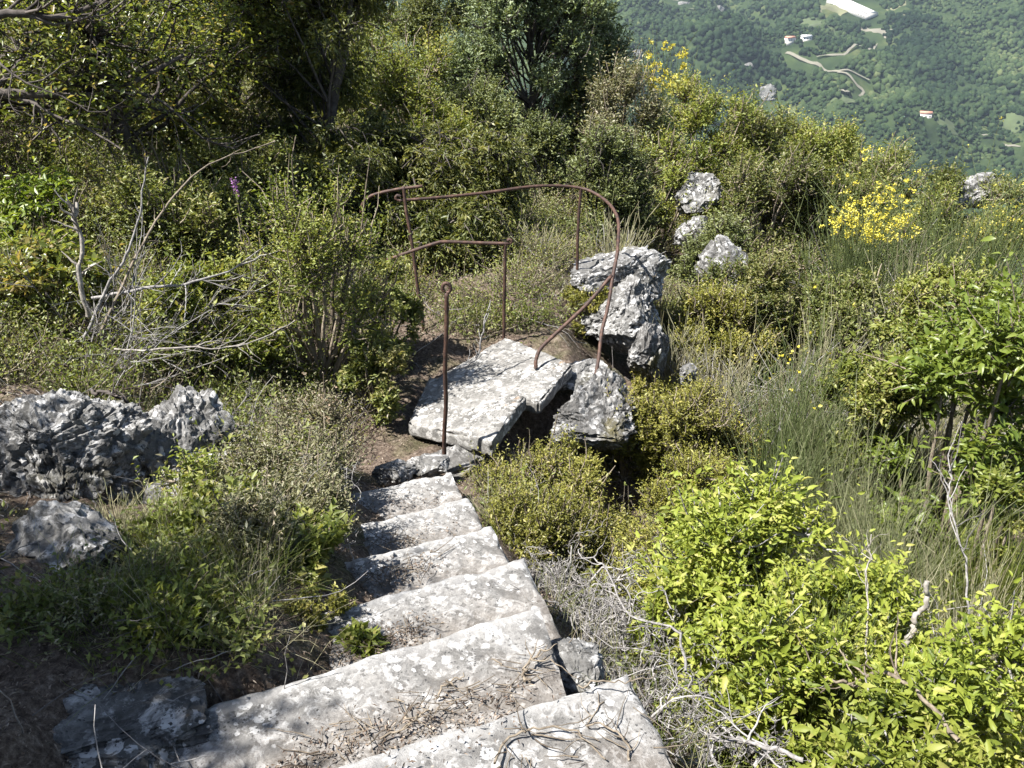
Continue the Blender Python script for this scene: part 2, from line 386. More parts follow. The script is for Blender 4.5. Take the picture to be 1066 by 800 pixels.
# ------------------------------------------------------------------ stones
def ico(sub):
    bm = bmesh.new(); bmesh.ops.create_icosphere(bm, subdivisions=sub, radius=1)
    V = np.array([v.co[:] for v in bm.verts]); Fc = np.array([[v.index for v in f.verts] for f in bm.faces]); bm.free()
    return V, Fc
ICO = {}
ROCKS = []
def rock(name, c, r, seed, label, mat='rock', sub=5, rz=0., tilt=0., pits=1., cuts=13, group='grey limestone rocks on the slope', cat='rock'):
    """c centre, r half sizes; flat cuts, cracks and pits"""
    ROCKS.append((c[0], c[1], max(r[0], r[1])))
    if 2 not in ICO: ICO[2] = ico(2)
    V, Fc = ICO[2]; V = V.copy()
    rg = np.random.default_rng(seed)
    V = V+rg.normal(0, .09, V.shape)
    planes = [(nrm(rg.normal(0, 1, 3)*[1, 1, 1.4]), rg.uniform(.5, .8)) for k in range(cuts)]
    def cut(V, soft):
        for n, d in planes:
            V = V-np.outer(np.maximum(V@n-d, 0)*soft, n)
        return V
    V = cut(V, .95)
    amp = .075
    for lv in range(sub-2):                                      # fractal subdivision: every new point is knocked off the edge's middle
        E = np.sort(np.concatenate([Fc[:, [0, 1]], Fc[:, [1, 2]], Fc[:, [2, 0]]]), 1)
        U, inv = np.unique(E[:, 0].astype(np.int64)*1000003+E[:, 1], return_inverse=True)
        a, b = U//1000003, U % 1000003
        mid = (V[a]+V[b])/2
        mid = mid+nrm(mid)*rg.normal(0, amp, (len(mid), 1))*(rg.random((len(mid), 1)) < .7)
        nF, nV = len(Fc), len(V); m01, m12, m20 = inv[:nF]+nV, inv[nF:2*nF]+nV, inv[2*nF:]+nV
        V = np.concatenate([V, mid])
        Fc = np.concatenate([np.stack([Fc[:, 0], m01, m20], 1), np.stack([m01, Fc[:, 1], m12], 1), np.stack([m20, m12, Fc[:, 2]], 1), np.stack([m01, m12, m20], 1)])
        if lv == 0: V = cut(V, .9)
        amp *= .5
    asp = np.array(r)/np.mean(r); Pm = (V+seed*3.1)*asp
    h1, e1 = worley(Pm*[1.7, 1.7, 2.6], seed)
    crack = -np.clip(1-e1/.07, 0, 1)**1.5*.065
    bed = -np.clip(.10-np.abs(fbm(Pm*[1.1, 1.1, 4.2]+9, 3, seed+4)), 0, 1)*.38*(.4+.6*pits)
    pit = -np.maximum(0, fbm(Pm*6+3, 3, seed+7)-.45)*.12*pits
    V = V*(1+(h1-.5)[:, None]*.12+(crack+bed+pit+fbm(Pm*15, 3, seed+9, .7)*.018+fbm(Pm*52, 2, seed+12)*.007)[:, None])
    V = V*np.array(r)
    ct, st = math.cos(tilt), math.sin(tilt)
    V = np.stack([V[:, 0]*ct+V[:, 2]*st, V[:, 1], -V[:, 0]*st+V[:, 2]*ct], -1)
    cz, sz = math.cos(rz), math.sin(rz)
    V = np.stack([V[:, 0]*cz-V[:, 1]*sz, V[:, 0]*sz+V[:, 1]*cz, V[:, 2]], -1)
    o = put(name, mesh(name, V, Fc, None, False), None, M[mat]); o.location = c
    me = o.data; me.polygons.foreach_set('use_smooth', np.ones(len(Fc), bool)); me.update()
    try: me.set_sharp_from_angle(angle=math.radians(32))
    except Exception: pass
    return tag(o, label, cat, group)
def slab(name, top, thick, label, seed, mat, cat, group=None, nu=90, nv=46, nw=16, chip=.016, bow=.0):
    """stone slab from its four top corners (world), closed box lattice with worn, chipped edges"""
    c = np.array(top, float)
    O = c.mean(0)
    def bil(u, v, w):
        p = (c[0]*(1-u)*(1-v)).T if False else None
        u, v, w = u[:, None], v[:, None], w[:, None]
        P = c[0]*(1-u)*(1-v)+c[1]*u*(1-v)+c[2]*u*v+c[3]*(1-u)*v
        return P-np.array([0, 0, thick])*w
    Vs, Fs, n = [], [], 0
    def face(au, bu, fn):
        nonlocal n
        A, B = np.meshgrid(np.linspace(0, 1, au+1), np.linspace(0, 1, bu+1), indexing='ij')
        Vs.append(np.stack(fn(A.ravel(), B.ravel()), -1))
        i = np.arange(au)[:, None]*(bu+1); j = np.arange(bu)[None]
        q = np.stack([i+j, i+bu+1+j, i+bu+2+j, i+1+j], -1).reshape(-1, 4)+n
        Fs.append(q); n += (au+1)*(bu+1)
    o_ = lambda a: np.zeros_like(a)
    face(nu, nv, lambda a, b: (a, b, o_(a))); face(nv, nu, lambda a, b: (b, a, o_(a)+1))
    face(nw, nu, lambda a, b: (b, o_(a), a)); face(nu, nw, lambda a, b: (a, o_(a)+1, b))
    face(nv, nw, lambda a, b: (o_(a), a, b)); face(nw, nv, lambda a, b: (o_(a)+1, b, a))
    U = np.concatenate(Vs); q = np.concatenate(Fs)
    W = bil(U[:, 0], U[:, 1], U[:, 2])
    lu = np.linalg.norm(c[1]-c[0]); lv = np.linalg.norm(c[3]-c[0])
    e = np.stack([np.minimum(U[:, 0], 1-U[:, 0])*lu, np.minimum(U[:, 1], 1-U[:, 1])*lv, np.minimum(U[:, 2], 1-U[:, 2])*thick], -1)
    es = np.sort(e, 1)
    edge = np.maximum(0, 1-es[:, 1]/.024)                        # 1 on an arris
    cen = bil(np.clip(U[:, 0], .06/lu, 1-.06/lu), np.clip(U[:, 1], .06/lv, 1-.06/lv), np.full(len(U), .5)*1.0)
    inw = nrm(cen-W)
    Q = W+seed*5.7
    amt = edge**1.5*(.006+chip*np.maximum(0, fbm(Q*9, 3, seed)+.25)+chip*1.6*np.maximum(0, fbm(Q*4.2+3, 2, seed+2)-.35))
    W = W+inw*amt[:, None]
    rough = fbm(Q*6, 3, seed+3)*.004+fbm(Q*30, 3, seed+5, .6)*.0028-np.maximum(0, fbm(Q*16+2, 2, seed+6)-.5)*.014
    W = W - inw*0 + np.stack([fbm(Q*5+1, 2, seed+8)*.004, fbm(Q*5+7, 2, seed+9)*.004, rough], -1)
    tri = np.concatenate([q[:, [0, 1, 2]], q[:, [0, 2, 3]]])
    # weld the seams so that shading is continuous
    key = np.round(U*4000).astype(np.int64); key = key[:, 0]*100000007+key[:, 1]*10007+key[:, 2]
    _, first, inv = np.unique(key, return_index=True, return_inverse=True)
    me = mesh(name, W[first]-O, inv[tri], ((1-U[:, 1])*lv)[first], True)
    try: me.set_sharp_from_angle(angle=math.radians(50))
    except Exception: pass
    o = put(name, me, None, M[mat]); o.location = O
    return tag(o, label, cat, group)
def quad(pts, z, ext=0.):
    return [atz(px, py, z) for px, py in pts]

def step(zt, left, right, rlow, back, label, seed, thick=.2, xl=0.):
    """left/right: pixel ends of the nosing; the right edge runs from right towards rlow"""
    a = atz(*left, zt); b = atz(*right, zt); e = atz(*rlow, zt)
    d = nrm(e-b)*back
    dl = nrm(a-b)
    a = a+dl*xl
    slab('stone_step', [a+d, b+d, b, a], thick, label, seed, 'step', 'step', 'worn stone steps of the stairway')
step(-.15, (345, 800), (655, 697), (705, 797), .62, 'nearest stone step, cut off by the bottom edge, under a curved dead twig', 31, .22, .6)
step(-.32, (169, 746), (562, 630), (577, 676), .50, 'longest stone step, its left end running into the dark shade', 32, .2, .35)
step(-.49, (340, 636), (546, 579), (577, 645), .46, 'broad pale stone step with clean square right corner beside the grey dead twigs', 33, .2, .25)
step(-.66, (375, 579), (512, 546), (531, 582), .46, 'short stone step with brown litter on its left end, below the narrowest steps', 34, .2, .3)
step(-.83, (388, 542), (488, 517), (503, 546), .46, 'narrow middle stone step between two others, with herbs at its left end', 35, .2, .3)
step(-1.0, (362, 513), (470, 491), (483, 518), .44, 'farthest stone step at the foot of the leaning landing slab', 36, .2, .3)
# broken paving slabs of the landing: tilted, left edge lower
def zslab(px, py, z): return atz(px, py, z)
slab('stone_slab', [zslab(448, 396, -1.20), zslab(562, 419, -1.09), zslab(597, 379, -1.05), zslab(527, 350, -1.14)], .10,
     'upper broken paving slab of the landing, holding the rusty brace, with shaded edge over a dark hollow', 41, 'slab', 'paving slab', 'broken paving slabs of the landing', chip=.045)
slab('stone_slab', [zslab(424, 441, -1.19), zslab(512, 459, -1.09), zslab(549, 411, -1.035), zslab(447, 391, -1.155)], .11,
     'lower broken paving slab of the landing, jagged corner over a dark hollow beside the rusty post', 42, 'slab', 'paving slab', 'broken paving slabs of the landing', chip=.05)

def rk(px, py, y, rx, ry, rz_, seed, label, **k):
    rock('limestone_rock', aty(px, py, y), (rx, ry, rz_), seed, label, **k)
rk(62, 488, 3.3, .66, .44, .60, 3, 'large pitted grey limestone boulder with white lichen beside the stairway shade', sub=7, tilt=.06, pits=1.3)
rk(196, 478, 3.5, .27, .30, .56, 8, 'smaller limestone rock topped by grey dead twigs, next to the large pitted boulder', sub=6, rz=.4)
rk(172, 525, 3.2, .17, .16, .16, 12, 'fist-shaped limestone lump at the foot of the pitted boulder', sub=5)
rock('limestone_rock', (-1.62, 2.45, tz(-1.62, 2.45)+.06), (.26, .20, .19), 15, 'rounded grey rock half in the shade below the pitted boulder', sub=5, pits=.4)
rk(62, 778, 1.62, .50, .34, .22, 18, 'flat rock in deep shade with round white lichen spots, beside the longest step', sub=6, pits=.3, tilt=.08)
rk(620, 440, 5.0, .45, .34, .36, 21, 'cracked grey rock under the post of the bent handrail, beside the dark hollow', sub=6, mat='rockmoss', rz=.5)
rk(640, 292, 7.0, .50, .46, .40, 61, 'jagged grey outcrop behind the landing at the foot of the thin upright post', sub=6, rz=.3)
rk(652, 328, 6.6, .42, .44, .44, 27, 'tall cracked limestone rock with black shaded flank, beyond the brace', sub=6, rz=-.2, mat='rock')
rk(672, 370, 6.1, .22, .24, .30, 28, 'small mossy rock in front of the tall cracked rock', sub=5, mat='rockmoss')
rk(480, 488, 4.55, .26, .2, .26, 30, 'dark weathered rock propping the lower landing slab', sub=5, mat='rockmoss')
rk(500, 295, 7.8, .22, .3, .3, 33, 'grey rock half hidden in shade behind the short post', sub=5)
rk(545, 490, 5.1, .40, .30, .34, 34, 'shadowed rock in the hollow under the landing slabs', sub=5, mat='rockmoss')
rk(605, 388, 5.5, .24, .2, .12, 35, 'flat pale stone at the right corner of the upper slab', sub=5)
rk(715, 388, 5.6, .10, .1, .10, 36, 'small pale stone among dry twigs right of the landing', sub=4)
rk(727, 200, 10.5, .34, .3, .38, 62, 'upright grey rock standing among bushes above the flat pale one', sub=5)
rk(722, 242, 9.6, .28, .3, .28, 39, 'flat pale rock below the upright grey rock', sub=5)
rk(760, 290, 8.0, .36, .30, .52, 42, 'pale wedge-shaped rock poking out of the olive scrub', sub=5, tilt=-.5)
rk(1012, 200, 12.5, .62, .4, .42, 63, 'white limestone rock at the rim of the slope above the heath', sub=5)
rk(598, 695, 1.98, .13, .11, .11, 48, 'rubble stone wedged between the two nearest steps', sub=5, pits=.4)
rk(450, 486, 4.2, .14, .12, .09, 49, 'pale rubble stone between the farthest step and the post foot', sub=4, pits=.5)
rk(408, 492, 4.1, .15, .1, .08, 50, 'flat rubble stone left of the farthest step', sub=4, pits=.5)

# ------------------------------------------------------------------ rusty railings
def pipe(pts, r, parent, name, sub=10, K=9, sides=10):
    """smooth round bar through points"""
    P = np.array(pts, float); n = len(P)
    if n > 2:
        out = []
        Q = np.vstack([2*P[0]-P[1], P, 2*P[-1]-P[-2]])
        for i in range(1, n):
            for t in np.linspace(0, 1, K, endpoint=False):
                p0, p1, p2, p3 = Q[i-1], Q[i], Q[i+1], Q[i+2]
                out.append(.5*((2*p1)+(-p0+p2)*t+(2*p0-5*p1+4*p2-p3)*t*t+(-p0+3*p1-3*p2+p3)*t**3))
        out.append(P[-1]); P = np.array(out)
    Tn = nrm(np.gradient(P, axis=0))
    A = np.cross(Tn[0], [.2, .3, .93]); A = nrm(A)
    V = []
    for i in range(len(P)):
        A = nrm(A-Tn[i]*np.dot(A, Tn[i])); B = np.cross(Tn[i], A)
        th = np.arange(sides)*2*math.pi/sides
        rr = r*(1+.06*math.sin(i*1.7)+.05*math.sin(i*3.1+1))
        V.append(P[i]+rr*(np.outer(np.cos(th), A)+np.outer(np.sin(th), B)))
    V = np.concatenate(V+[P[:1], P[-1:]])
    m = len(P); i = np.arange(m-1)[:, None]*sides; s = np.arange(sides)[None]; s2 = (s+1) % sides
    q = np.stack([i+s, i+s2, i+sides+s2, i+sides+s], -1).reshape(-1, 4)
    c0, c1 = len(V)-2, len(V)-1
    k = np.arange(sides); k2 = (k+1) % sides
    tri = np.concatenate([q[:, [0, 1, 2]], q[:, [0, 2, 3]], np.stack([np.full(sides, c0), k2, k], -1), np.stack([np.full(sides, c1), (m-1)*sides+k, (m-1)*sides+k2], -1)])
    off = np.array(parent.location) if parent is not None else 0
    return put(name, mesh(name, V-off, tri, None, True), parent, M['rust'])
def straight(a, b, k=7, wob=.006):
    a, b = np.array(a), np.array(b)
    return [a+(b-a)*t+RNG.normal(0, wob, 3)*(0 < t < 1) for t in np.linspace(0, 1, k)]
G1 = 'rusty iron railings round the landing'
rb = aty(617, 400, 5.15)
r1 = empty('handrail', rb, 'long rusty bent handrail curving over into its own post, with brace and thin upright', 'railing', G1)
c_top = aty(645, 238, 5.75)
rail = [aty(415, 209, 6.55), aty(455, 206, 6.62), aty(505, 201, 6.75), aty(560, 194, 6.9), aty(604, 196, 6.95), aty(629, 208, 6.75), aty(643, 228, 6.35), aty(643, 262, 5.95)]
pipe(rail, .0128, r1, 'rail')
hook = aty(415, 209, 6.55)
pipe([hook+np.array([.0, 0, 0]), hook+np.array([-.022, 0, .018]), hook+np.array([-.006, 0, .040]), hook+np.array([.02, 0, .03])], .012, r1, 'end_curl', K=6)
pipe(straight(aty(643, 262, 5.95), rb+np.array([0, 0, -.06]), 6, .004), .0128, r1, 'post')
pipe(straight(aty(605, 195, 6.95), aty(600, 286, 6.92)+np.array([0, 0, -.08]), 6, .004), .013, r1, 'post')
pipe([aty(637, 287, 5.8), aty(610, 318, 5.67), aty(578, 348, 5.52), aty(563, 363, 5.45), aty(558, 375, 5.40), aty(558, 384, 5.37)], .014, r1, 'brace')
p1b = atz(462, 472, -1.17)
r2 = empty('railing_post', p1b, 'single rusty post with a curled eye at its top, nearest of the ironwork', 'post', G1)
p1t = aty(465, 305, p1b[1]-.02)
pipe(straight(p1b+np.array([0, 0, -.1]), p1t, 6, .004), .0128, r2, 'shaft')
pipe([p1t+np.array([.022*math.sin(a), 0, .028-.028*math.cos(a)]) for a in np.linspace(0, 5.6, 9)], .011, r2, 'curled_eye', K=5)
p2b = atz(524, 352, -1.17)
r3 = empty('handrail', p2b, 'short rusty handrail with kinked bar on one upright at the slab corner', 'railing', G1)
p2t = aty(526, 254, p2b[1])
pipe(straight(p2b+np.array([0, 0, -.1]), p2t, 6, .003), .0125, r3, 'post')
pipe([aty(403, 271, 6.0), aty(425, 263, 6.02), aty(452, 254, 6.05), aty(463, 252, 6.06), aty(495, 253, 6.07), aty(531, 254, p2b[1])], .0135, r3, 'rail', K=6)
e_ = aty(531, 254, p2b[1])
pipe([e_, e_+np.array([.012, 0, .02]), e_+np.array([-.006, 0, .034]), e_+np.array([-.02, 0, .022])], .011, r3, 'end_curl', K=6)
p3b = aty(441, 340, 6.35)
r4 = empty('handrail', p3b, 'leaning dark rusty post with short hooked bar at its top, in front of dark junipers', 'railing', G1)
pipe(straight(p3b+np.array([0, 0, -.08]), aty(420, 194, 6.5), 7, .004), .0135, r4, 'post')
pipe([aty(376, 222, 6.5), aty(378, 212, 6.5), aty(387, 204, 6.5), aty(410, 198, 6.5), aty(440, 194, 6.5)], .013, r4, 'rail', K=6)

# ------------------------------------------------------------------ plants
PROFILE = {
    'dome': lambda z: np.sqrt(np.clip(1-((z-.3)/.72)**2, 0, 1)),
    'cone': lambda z: np.clip(1.08-z, 0, 1)**.75,
    'egg': lambda z: np.sqrt(np.clip(1-((z-.45)/.57)**2, 0, 1)),
    'flat': lambda z: np.clip(.55+.6*z, 0, 1),
}
# kind: leaf material, leaf length, width, cover, twig length (of radius), gravity, profile, lowest lobe, stem material, fine leaves, lobe size, leaves per twig
K = {
    'lime':   dict(m='lime', L=.031, W=.0125, lai=2.0, cap=34000, sh=.22, tl=.36, g=.03, pr='dome', lo=.25, sm='twig', fine=True, ls=.34, lp=9),
    'ash':    dict(m='ash', L=.052, W=.021, lai=2.4, tl=.46, g=-.06, pr='egg', lo=.1, sm='stem', fine=True, ls=.32, lp=10),
    'olive':  dict(m='olive', L=.030, W=.013, lai=3.0, tl=.30, g=.08, pr='dome', lo=.15, sm='stem', ls=.36, lp=12),
    'yellow': dict(m='yellowgreen', L=.034, W=.016, lai=2.7, tl=.32, g=.08, pr='dome', lo=.15, sm='stem', ls=.34, lp=11),
    'oak':    dict(m='oak', L=.042, W=.022, lai=2.2, cap=45000, tl=.34, g=-.02, pr='egg', lo=.3, sm='bark', ls=.3, lp=9),
    'shade':  dict(m='oak', L=.05, W=.026, lai=9, cap=90000, tl=.34, g=-.02, pr='egg', lo=.25, sm='bark', ls=.40, lp=9),
    'dark':   dict(m='dark', L=.05, W=.014, lai=3.4, cap=60000, tl=.34, g=-.16, pr='egg', lo=.05, sm='bark', ls=.32, lp=16),
    'juniper': dict(m='juniper', L=.034, W=.012, lai=4.2, cap=45000, tl=.40, g=.05, pr='cone', lo=.05, sm='bark', ls=.30, lp=16),
    'pine':   dict(m='pine', L=.05, W=.019, lai=10, cap=130000, tl=.26, g=.08, pr='dome', lo=.04, sm='bark', ls=.27, lp=16),
    'herb':   dict(m='herb', L=.017, W=.0065, lai=1.7, tl=.65, g=.15, pr='dome', lo=.1, sm='stem', ls=.35, lp=12),
    'moss':   dict(m='moss', L=.013, W=.0065, lai=2.8, tl=.38, g=.12, pr='dome', lo=.1, sm='stem', ls=.38, lp=14),
    'thin':   dict(m='yellowgreen', L=.022, W=.010, lai=.62, tl=.55, g=.10, pr='egg', lo=.15, sm='stem', ls=.36, lp=11),
}
def foliage(G, S, base, rx, ry, H, k, dist, lobes=None, trunk=None, lean=(0, 0), dens=1., seed=0, gappy=0.):
    """crown of twigs with leaves, grown from lobes; stems run from the base or a trunk into each lobe"""
    q = K[k]; base = np.asarray(base, float)
    R = (rx+ry)/2
    nl = lobes or int(np.clip(9+9*(R*H)**.5, 9, 34))
    # lobes
    z = RNG.uniform(q['lo'], .93, nl); a = RNG.uniform(0, 2*math.pi, nl)
    pr = PROFILE[q['pr']](z)
    rad = pr*np.sqrt(RNG.uniform(.10, 1.0, nl))
    C = np.stack([np.cos(a)*rad*rx+lean[0]*z, np.sin(a)*rad*ry+lean[1]*z, z*H], -1)
    lr = q['ls']*min(R, H*.8)*RNG.uniform(.45, 1.35, nl)
    px = 2.9*dist/F_PX
    L = max(q['L'], px); W = max(q['W'], px*.42)
    area = 2*math.pi*R*(R*.6+H*.5)
    n = int(np.clip(q['lai']*dens*area/(.5*L*W), 700, q.get('cap', 30000)))
    lp = q['lp']; nt = max(40, n//lp)
    wl = lr**2*RNG.uniform(.35, 1.3, nl); li = RNG.choice(nl, nt, p=wl/wl.sum())
    off = nrm(RNG.normal(0, 1, (nt, 3)))
    st = C[li]+off*(lr[li]*RNG.uniform(.1, .85, nt))[:, None]
    cen = np.array([lean[0]*.5, lean[1]*.5, H*.35])
    d = off*.7+nrm(st-cen)*.7+RNG.normal(0, .35, (nt, 3)); d[:, 2] += .15
    shoot = RNG.random(nt) < q.get('sh', .12)
    tl = q['tl']*min(R, .9)*RNG.uniform(.4, 1.25, nt)*np.where(shoot, 1.9, 1.); d[:, 2] += np.where(shoot, .6, 0)
    KK = lp
    P = walk(st, d, tl, KK, q['g'], .16)
    P[:, :, 2] = np.maximum(P[:, :, 2], .01)
    Tn = nrm(np.gradient(P, axis=1))
    pos = P.reshape(-1, 3); tn = Tn.reshape(-1, 3)
    sd = nrm(np.cross(tn, nrm(np.array([0, 0, 1.])+RNG.normal(0, .35, pos.shape))))
    sign = np.where(np.arange(len(pos)) % 2 == 0, 1., -1.)[:, None]
    D = tn*.55+sd*sign*RNG.uniform(.5, 1., (len(pos), 1))+RNG.normal(0, .25, pos.shape)
    Nn = np.array([0, 0, 1.])+RNG.normal(0, .55, pos.shape)
    lt = np.repeat(RNG.normal(0, .13, nl)[li], KK)+np.repeat(RNG.normal(0, .1, nt), KK)+np.tile(np.linspace(-.12, .16, KK), nt)
    tint = np.clip(RNG.normal(.42, .2, len(pos))+lt, 0, 1)
    dry = np.repeat(RNG.random(nt) < .035, KK); tint = np.where(dry, 1., tint)
    keep = RNG.random(len(pos)) < np.where(dry, .45, .93)
    ll = L*np.clip(RNG.lognormal(-.08, .34, len(pos)), .35, 1.8)
    leaves(G, (pos+base)[keep], D[keep], Nn[keep], ll[keep], (ll*W/L)[keep], tint[keep], fold=RNG.uniform(.02, .34, (len(pos), 1))[keep], droop=RNG.uniform(-.08, .5, (len(pos), 1))[keep], fine=q.get('fine', False) and dist < 6)
    # stems
    if trunk:
        th, tr = trunk
        tp = walk(np.array([[0, 0, -.1]]), np.array([[lean[0]*.3, lean[1]*.3, H]]), H*th, 12, .05, .07)
        tubes(S, tp+base, taper(1, 12, tr, tr*.3), 9, .5)
        f = np.clip(C[:, 2]/(H*th)*RNG.uniform(.4, .75, nl), .12, .97)
        idx = (f*11).astype(int); s0 = tp[0][idx]; r0 = tr*(1-.65*f)*.36
    else:
        s0 = np.stack([RNG.normal(0, .05, nl)*rx, RNG.normal(0, .05, nl)*ry, np.full(nl, -.05)], -1); r0 = np.full(nl, .004+.012*min(H, 1.6))
    t = np.linspace(0, 1, 8)[None, :, None]
    mid = (s0+C)/2+RNG.normal(0, .12, (nl, 3))*R+np.array([0, 0, .12*H])*(0 if trunk else 1)
    br = s0[:, None]*(1-t)**2+2*mid[:, None]*t*(1-t)+C[:, None]*t**2+RNG.normal(0, .012*R, (nl, 8, 3))*np.sin(t*math.pi)
    tubes(S, br+base, taper(nl, 8, r0, r0*.3), 5, RNG.random(nl))
    sel = RNG.random(nt) < .22
    if sel.any():
        w0 = .0016+.0009*min(dist, 9)
        tubes(S, P[sel][:, ::3]+base, taper(int(sel.sum()), P[:, ::3].shape[1], w0, w0*.5), 3, RNG.random(int(sel.sum())))
        # link each drawn twig to its lobe centre
        c0 = C[li][sel]; p0 = P[sel][:, 0]
        lk = np.stack([c0, (c0+p0)/2+RNG.normal(0, .02, c0.shape)*R, p0], 1)
        tubes(S, lk+base, taper(len(c0), 3, w0*1.5, w0), 3, RNG.random(len(c0)))
    return P, li
def dots(G, P, size, n=3, spread=.5):
    """small flowers: few petals round each point"""
    for k in range(n):
        d = RNG.normal(0, 1, P.shape); d[:, 2] = np.abs(d[:, 2])*.8
        leaves(G, P+RNG.normal(0, size*spread, P.shape), d, RNG.normal(0, 1, P.shape), size*RNG.uniform(.7, 1.3, len(P)), size*.75, RNG.random(len(P)), fold=.1)

PLACED = []
def locate(cx, top, w, y):
    """base on the ground, half width and height in metres of a plant whose outline is known in the photo"""
    for _ in range(3):
        t = depth(cx, top+w*.25, y); x = (cx-533)/F_PX*t
    zt = CAM_Z+ray(cx, top)[2]*(y/ray(cx, top)[1])
    zb = tz(x, y)
    return np.array((x, y, zb-.03)), w/2*t/F_PX, zt-zb, t
def plant(name, label, cat, cx, top, w, y, kind, group=None, ry=None, flowers=None, minh=.22, trunk=None, lobes=None, dens=1., lean=(0, 0), hmax=9):
    b, rx, H, t = locate(cx, top, w, y)
    if H < minh or H > 3.2: print(f'  plant {name} {cx},{top}: H={H:.2f} rx={rx:.2f}')
    H = float(np.clip(H, minh, hmax))
    root = empty(name, b, label, cat, group)
    G, S = Geo(), Geo()
    tw, li = foliage(G, S, (0, 0, 0), rx, ry or rx*.9, H, kind, t, lobes, trunk, lean, dens)
    G.obj('crown' if trunk else 'foliage', M[K[kind]['m']], root)
    S.obj('trunk' if trunk else 'stem', M[K[kind]['sm']], root, True)
    if flowers:
        mat, n, size = flowers; Fg = Geo()
        top_ = tw[:, -1]; wgt = np.clip(top_[:, 2]/H, .01, 1)**3; idx = RNG.choice(len(top_), n, p=wgt/wgt.sum())
        dots(Fg, top_[idx], size); Fg.obj('blossom', M[mat], root)
    PLACED.append((b[0], b[1], rx))
    return root
def rush(name, label, cat, cx, top, w, y, mat, n=420, group=None, flowers=None, spread=.55, g=-.03, rad=.0022, minh=.2, twiggy=0, twmat='twig', hmax=3., wig=.06, basew=.25):
    """broom, rushes, grass clumps: many thin upright rods fanning from the base"""
    b, rx, H, t = locate(cx, top, w, y)
    if H < minh or H > 3: print(f'  rush {name} {cx},{top}: H={H:.2f} rx={rx:.2f}')
    H = float(np.clip(H, minh, hmax))
    root = empty(name, b, label, cat, group)
    a = RNG.uniform(0, 2*math.pi, n); r = np.sqrt(RNG.random(n))
    s = np.stack([np.cos(a)*r*rx*basew, np.sin(a)*r*rx*basew, np.full(n, -.03)], -1)
    d = np.stack([np.cos(a)*r*rx*(1.05-basew), np.sin(a)*r*rx*(1.05-basew), np.full(n, H)*(1.05-.35*r*r)], -1)+RNG.normal(0, .09, (n, 3))*H
    L = np.linalg.norm(d, axis=1)*RNG.uniform(.5, 1.05, n)
    P = walk(s, d, L, 6, g, wig); P[:, :, 2] = np.maximum(P[:, :, 2], -.03)
    rr = max(rad, .42*t/F_PX)
    G = Geo(); tubes(G, P, taper(n, 6, rr, rr*.45), 3, np.clip(RNG.normal(.5, .22, n), 0, 1))
    # side shoots
    m = n*2; pi = RNG.integers(0, n, m); ki = RNG.integers(2, 6, m)
    s2 = P[pi, ki]; d2 = P[pi, 5]-P[pi, 1]+RNG.normal(0, .28, (m, 3))*np.linalg.norm(P[pi, 5]-P[pi, 1], axis=1)[:, None]
    P2 = walk(s2, d2, L[pi]*RNG.uniform(.12, .34, m), 4, .02, wig); P2[:, :, 2] = np.maximum(P2[:, :, 2], -.02)
    tubes(G, P2, taper(m, 4, rr*.8, rr*.35), 3, np.clip(RNG.normal(.55, .22, m), 0, 1))
    G.obj('foliage', M[mat], root)
    if twiggy:
        S = Geo(); s3 = s[RNG.integers(0, n, twiggy)]; d3 = RNG.normal(0, .6, (twiggy, 3))*[rx, rx, .5*H]+[0, 0, H*.7]
        P3 = walk(s3, d3, H*RNG.uniform(.5, 1., twiggy), 8, 0, .25); P3[:, :, 2] = np.maximum(P3[:, :, 2], 0)
        tubes(S, P3, taper(twiggy, 8, rr*2.2, rr*.7), 4, RNG.random(twiggy)); S.obj('stem', M[twmat], root, True)
    if flowers:
        fm, fn, fs = flowers; Fg = Geo(); tips = np.concatenate([P[:, -1], P2[:, -1], P[:, -2]])
        wg = np.where(tips[:, 2] > .82*np.percentile(tips[:, 2], 97), 1., .004)*(np.hypot(tips[:, 0], tips[:, 1]) < rx*1.15)+1e-6; idx = RNG.choice(len(tips), fn, p=wg/wg.sum())
        dots(Fg, tips[idx]+RNG.normal(0, .01, (fn, 3)), fs); Fg.obj('blossom', M[fm], root)
    return root
def branching(S, starts, dirs, L, r0, gen=3, kids=(4, 5, 4), wig=.3, g=0., ratio=.5, ang=.8, sides=5, floor=None, tint=None):
    """bare branching twigs"""
    P = walk(starts, dirs, L, 9, g, wig)
    if floor is not None: P[:, :, 2] = np.maximum(P[:, :, 2], floor)
    n = len(P); tubes(S, P, taper(n, 9, r0, r0*.35 if gen else r0*.25), sides, RNG.random(n))
    if gen <= 0: return
    m = n*kids[0]; pi = np.repeat(np.arange(n), kids[0]); ki = RNG.integers(2, 9, m)
    Tn = nrm(np.gradient(P, axis=1))
    Lb = np.broadcast_to(np.asarray(L, float), (n,))[pi]*ratio*RNG.uniform(.5, 1.2, m)
    rb = np.broadcast_to(np.asarray(r0, float), (n,))[pi]*.52
    branching(S, P[pi, ki], Tn[pi, ki]+RNG.normal(0, ang*.6, (m, 3)), Lb, np.maximum(rb, .0011), gen-1, kids[1:], wig, g, ratio, ang, 4 if gen > 1 else 3, floor)


# ------------------------------------------------------------------ trees and shrubs, far to near
GT, GO, GJ, GB = 'trees above the landing', 'olive green scrub on the right slope', 'junipers beside the path', 'broom bushes'
